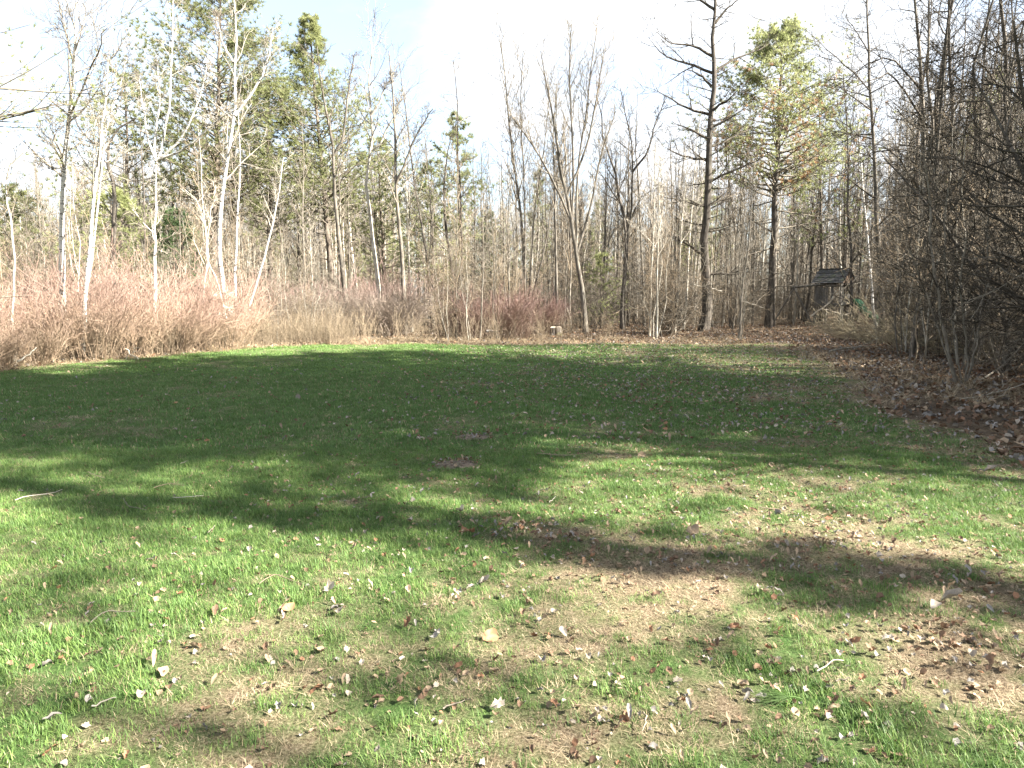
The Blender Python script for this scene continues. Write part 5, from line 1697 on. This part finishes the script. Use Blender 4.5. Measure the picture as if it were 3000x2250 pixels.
# ------------------------------------------------------------------ single leaves
special = [(620, 1319, 30, 'orange', 'big orange brown leaf lying flat on the bright grass', 'the big orange leaf', 1), (710, 1277, 28, 'pale', 'white curled leaf at the end of the bowed white twig', 'the white curled leaf', 2),
           (731, 1323, 26, 'pale', 'ragged white leaf just right of the big orange leaf', 'the ragged white leaf', 2), (217, 1426, 18, 'tan', 'small tan leaf left of the big straw patch', 'the small tan leaf by the straw patch', 1),
           (177, 1529, 26, 'tan', 'folded pinkish tan leaf standing in the near grass', 'the folded pinkish leaf', 0), (1044, 1258, 25, 'pale', 'pale flat leaf on the sunlit straw', 'the pale flat leaf', 1),
           (1052, 1373, 30, 'orange', 'orange leaf standing on edge in the middle of the near grass', 'the upright orange leaf', 1), (882, 1348, 19, 'rust', 'dark rust leaf curled in tall green grass', 'the curled rust leaf', 2),
           (940, 1371, 22, 'grey', 'crumpled grey leaf in the shaded grass', 'the crumpled grey leaf', 2), (870, 1483, 30, 'tan', 'long brownish leaf pointing left in the near grass', 'the long brownish leaf', 0),
           (1075, 1530, 28, 'pale', 'torn whitish leaf low in the near grass', 'the torn whitish leaf', 2), (1350, 1556, 24, 'rust', 'rust leaf standing upright near the white curl of stem', 'the upright rust leaf', 0),
           (1581, 1359, 20, 'rust', 'dull rust leaf upright at the border of green and straw', 'the dull rust leaf', 0), (1916, 1394, 24, 'pale', 'bleached curled leaf on the bright straw patch', 'the bleached leaf on straw', 2),
           (2014, 1324, 22, 'pale', 'white cupped leaf just below the long shadow band', 'the white cupped leaf', 1), (2056, 1306, 40, 'pale', 'long pale pointed leaf in the long shadow band', 'the long pale leaf', 0),
           (1382, 989, 18, 'tan', 'upright tan leaf in a small sunlit spot of the shade', 'the upright tan leaf', 2), (890, 1087, 16, 'pale', 'pale leaf alone on the bright strip of grass', 'the lone pale leaf', 1),
           (995, 1106, 20, 'pale', 'cream leaf at the border of the bright strip', 'the cream leaf', 2), (1000, 1152, 20, 'rust', 'left rust brown leaf of the brown leaf pile', 'the brown leaf pile', 2),
           (1021, 1155, 22, 'rust', 'second rust brown leaf of the brown leaf pile', 'the second leaf of the pile', 2), (1100, 1134, 22, 'tan', 'tall curled tan leaf behind the brown leaf pile', 'the tall curled tan leaf', 0),
           (1494, 1160, 30, 'tan', 'large light tan leaf lying face up right of the brown leaf pile', 'the large light tan leaf', 1), (1681, 1121, 22, 'grey', 'grey lump of leaf at the end of the sunken branch', 'the grey lump', 2),
           (2137, 1024, 26, 'pale', 'bluish white leaf in the shade near the leaf litter', 'the bluish white leaf', 2), (378, 876, 11, 'orange', 'round orange leaf in the dark shaded grass', 'the round orange leaf', 1),
           (645, 863, 17, 'pale', 'pale leaf upright in the far shaded grass', 'the far pale leaf', 2), (555, 1019, 14, 'tan', 'tan leaf standing at the rim of the big shadow', 'the tan leaf on the rim', 1)]
SP_XY = []
for k, (px, py, w, cn, lab, short, shape) in enumerate(special):
    rng = rs(700 + k)
    c = gpt(px, py, .012)
    size = w * KX / FOC * math.hypot(c[1], EYE) * 1.05
    me = leaf_mesh('leaf', rng, shape, M['leaf_' + cn])
    ob = link('fallen_leaf', me, None, label=lab, category='leaf', group='single dry leaves on the lawn')
    up_ = 0.9 if ('upright' in lab or 'standing' in lab) else 0.25
    ob.location = [float(v) for v in c]
    ob.rotation_euler = (float(up_ + rng.normal(0, .1)), float(rng.normal(0, .2)), float(rng.normal(0, .7)))
    ob.scale = (size,) * 3
    SP_XY.append((c[0], c[1], short))

r_ = rs(801)
cand_x, cand_y = lawn_points(r_, 2.35, 9.0, 40, .2)
w = leafiness(cand_x, cand_y) * (lawn_sd(cand_x, cand_y) > .1)
k = np.flatnonzero((r_.random(len(w)) < w * .9) & (np.abs(cand_x) < .76 * cand_y))
k = k[np.argsort(np.hypot(cand_x[k], cand_y[k]) * r_.uniform(.6, 1.4, len(k)))][:235]
names5 = ['pale', 'tan', 'rust', 'grey', 'brown']
shape_w = ['pointed', 'rounded', 'ragged']
bins, made = {}, []
for i in k:
    x, y = float(cand_x[i]), float(cand_y[i])
    ci = int(r_.choice(5, p=(.17, .32, .12, .18, .21)))
    si = int(r_.integers(0, 3))
    s = float(r_.uniform(.02, .055))
    ob = link('fallen_leaf', LEAF[names5[ci]][si], None, category='leaf', group='single dry leaves on the lawn')
    ob.location = (x, y, hz(x, y) + .014)
    ob.rotation_euler = (float(r_.normal(.1, .28)), float(r_.normal(0, .25)), float(r_.random() * 6.283))
    ob.scale = (s, s * float(r_.uniform(.7, 1.1)), s)
    d, short = min((math.hypot(x - a, y - b_), sh) for a, b_, sh in SP_XY)
    bins.setdefault((names5[ci], shape_w[si], short), []).append((d, ob))
for (cn, sw, short), lst in bins.items():
    for q, (d, ob) in enumerate(sorted(lst, key=lambda t_: t_[0])):
        ob['label'] = f'{ORD[min(q, 15)]} {cn} {sw} dry leaf to {short}' if q == 0 else f'{ORD[min(q, 15)]} nearest {cn} {sw} dry leaf to {short}'

# green pine sprig
c = gpt(1704, 1518, .03)
r_ = rs(830)
g = Geo()
n = 46
aim = np.array([-1, .15, .12])
d = norm(aim + r_.normal(0, .34, (n, 3)) * np.array([.5, 1, .5]))
P0 = np.zeros((n, 4, 3))
for s in range(4):
    P0[:, s] = r_.normal(0, .004, (n, 3)) + d * (np.linspace(0, 1, 4)[s] * r_.uniform(.09, .15, n))[:, None] - np.array([0, 0, .02]) * (s / 3) ** 2
g.tubes(P0, np.full((n, 1), .0011) * np.linspace(1, .4, 4)[None], 3)
g.tubes(np.array([[(.05, -.01, 0), (.02, 0, .005), (-.02, 0, .005)]]), np.array([[.003, .003, .002]]), 5)
ob = link('pine_sprig', g.mesh('pine_sprig', M['blade_green']), None, label='fresh green sprig of pine needles fanned out on the near grass', category='pine sprig')
ob.location = [float(v) for v in c]

# ------------------------------------------------------------------ the woods go on beyond the right edge of view: they shade the lawn
r_ = rs(901)
SH = []
pa = pine_tree('pine_tree', 'x', (0, 0, 0), (0.2, 0.1, 18.0), r_, .22, .42, 3.4, whorls=24, per=5, tuft=.30, needles=10, width=.05, sub=7)
pb = pine_tree('pine_tree', 'x', (0, 0, 0), (-0.2, 0.2, 15.0), r_, .19, .54, 3.4, whorls=20, per=5, tuft=.30, needles=10, width=.05, sub=7)
pz = pine_tree('pine_tree', 'x', (0, 0, 0), (0.1, 0.1, 18.0), r_, .2, .58, 3.4, whorls=17, per=5, tuft=.30, needles=10, width=.05, sub=8)
spots = [(15.6, 5.1, 2, 1.25), (18.0, 7.4, 0, 1.08), (16.2, 9.8, 1, 1.25), (16.8, 12.8, 1, 1.1), (20.2, 5.2, 0, 1.25), (22.0, 7.6, 0, 1.2), (24.0, 5.4, 0, 1.25), (16.5, 3.4, 2, 1.2), (19.4, 3.5, 2, 1.25), (16.2, 3.2, 2, 1.0)]
for k, (x, y, w, s) in enumerate(spots):
    src = (pa, pb, pz)[w]
    lab = f'{ORD[k]} tall dense pine in the row that shades the lawn, beyond the edge of view'
    loc = (x, y, hz(x, y) - .05)
    if src['label'] == 'x':
        src['label'] = lab
        src['group'] = 'pines shading the lawn'
        src.location = [float(v) for v in loc]
        src.scale = (s, s, s)
    else:
        dup(src, 'pine_tree', lab, loc, float(r_.random() * 6.28), s, 'pines shading the lawn')
b1 = [bare_tree('forest_tree', ORD[j] + ' type bare tree of the woods beside the lawn, beyond the edge of view', (0, 0, 0), [(upright(r_, (14, 12, 15)[j], .12), (.12, .09, .15)[j], .02)], 'bark_dark', 'twig_dark', r_, None, lv=(9, 3, 0), t_limb=(.4, .98), ang=45, ratio=.16, up=.4, tw=.008) for j in range(3)]
tk = pine_tree('larch_tree', 'narrow straight larch whose trunk shadow crosses the near grass, beyond the edge of view', (14.0, .35, hz(14, .35)), (14.2, .45, 18.5), r_, .20, .22, .48, whorls=30, per=4, dens=.9, tuft=.22, needles=8, width=.03, group='bare trees shading the lawn')
pc = pine_tree('pine_tree', 'thin crowned pine whose broken shade falls on the nearest grass, beyond the edge of view', (18.0, -3.3, hz(18, -3.3)), (18.2, -3.2, 18.0), r_, .17, .55, 3.2, whorls=12, per=3, dens=.3, tuft=.28, needles=9, width=.05, group='pines shading the lawn')
for k, (x, y, s) in enumerate([(9.6, 4.6, .9), (11.8, 6.4, 1.0), (10.4, 8.8, 1.0), (12.6, 11.4, 1.05), (13.2, 8.2, .95), (11.6, 13.4, .9), (14.0, 14.6, 1.0), (12.4, 10.2, 1.1), (10.9, 7.5, .8)]):
    lab = f'{ORD[k]} bare tree of the woods beside the lawn, beyond the edge of view'
    loc = (x, y, hz(x, y) - .05)
    if k < 3:
        o = b1[k]
        o['label'], o['group'] = lab, 'bare trees shading the lawn'
        o.location = [float(v) for v in loc]
        o.scale = (s, s, s)
    else:
        dup(b1[k % 3], 'forest_tree', lab, loc, float(r_.random() * 6.28), s, 'bare trees shading the lawn')
sc = [o for o in COL.objects if o.name.startswith('scrub_tree')][:3]
for k, (x, y, s) in enumerate([(10.6, 5.9, .95), (11.6, 8.0, 1.0), (12.2, 9.9, 1.05), (9.6, 7.6, .85), (11.2, 11.0, .9), (12.9, 3.7, 1.4), (14.6, 4.9, 1.5), (12.0, 6.6, 1.2)]):
    dup(sc[k % 3], 'scrub_tree', f'{ORD[k]} twisted scrub tree of the thicket beside the lawn, beyond the edge of view', (x, y, hz(x, y) - .05), float(r_.random() * 6.28), s, 'scrub trees shading the leaf litter')
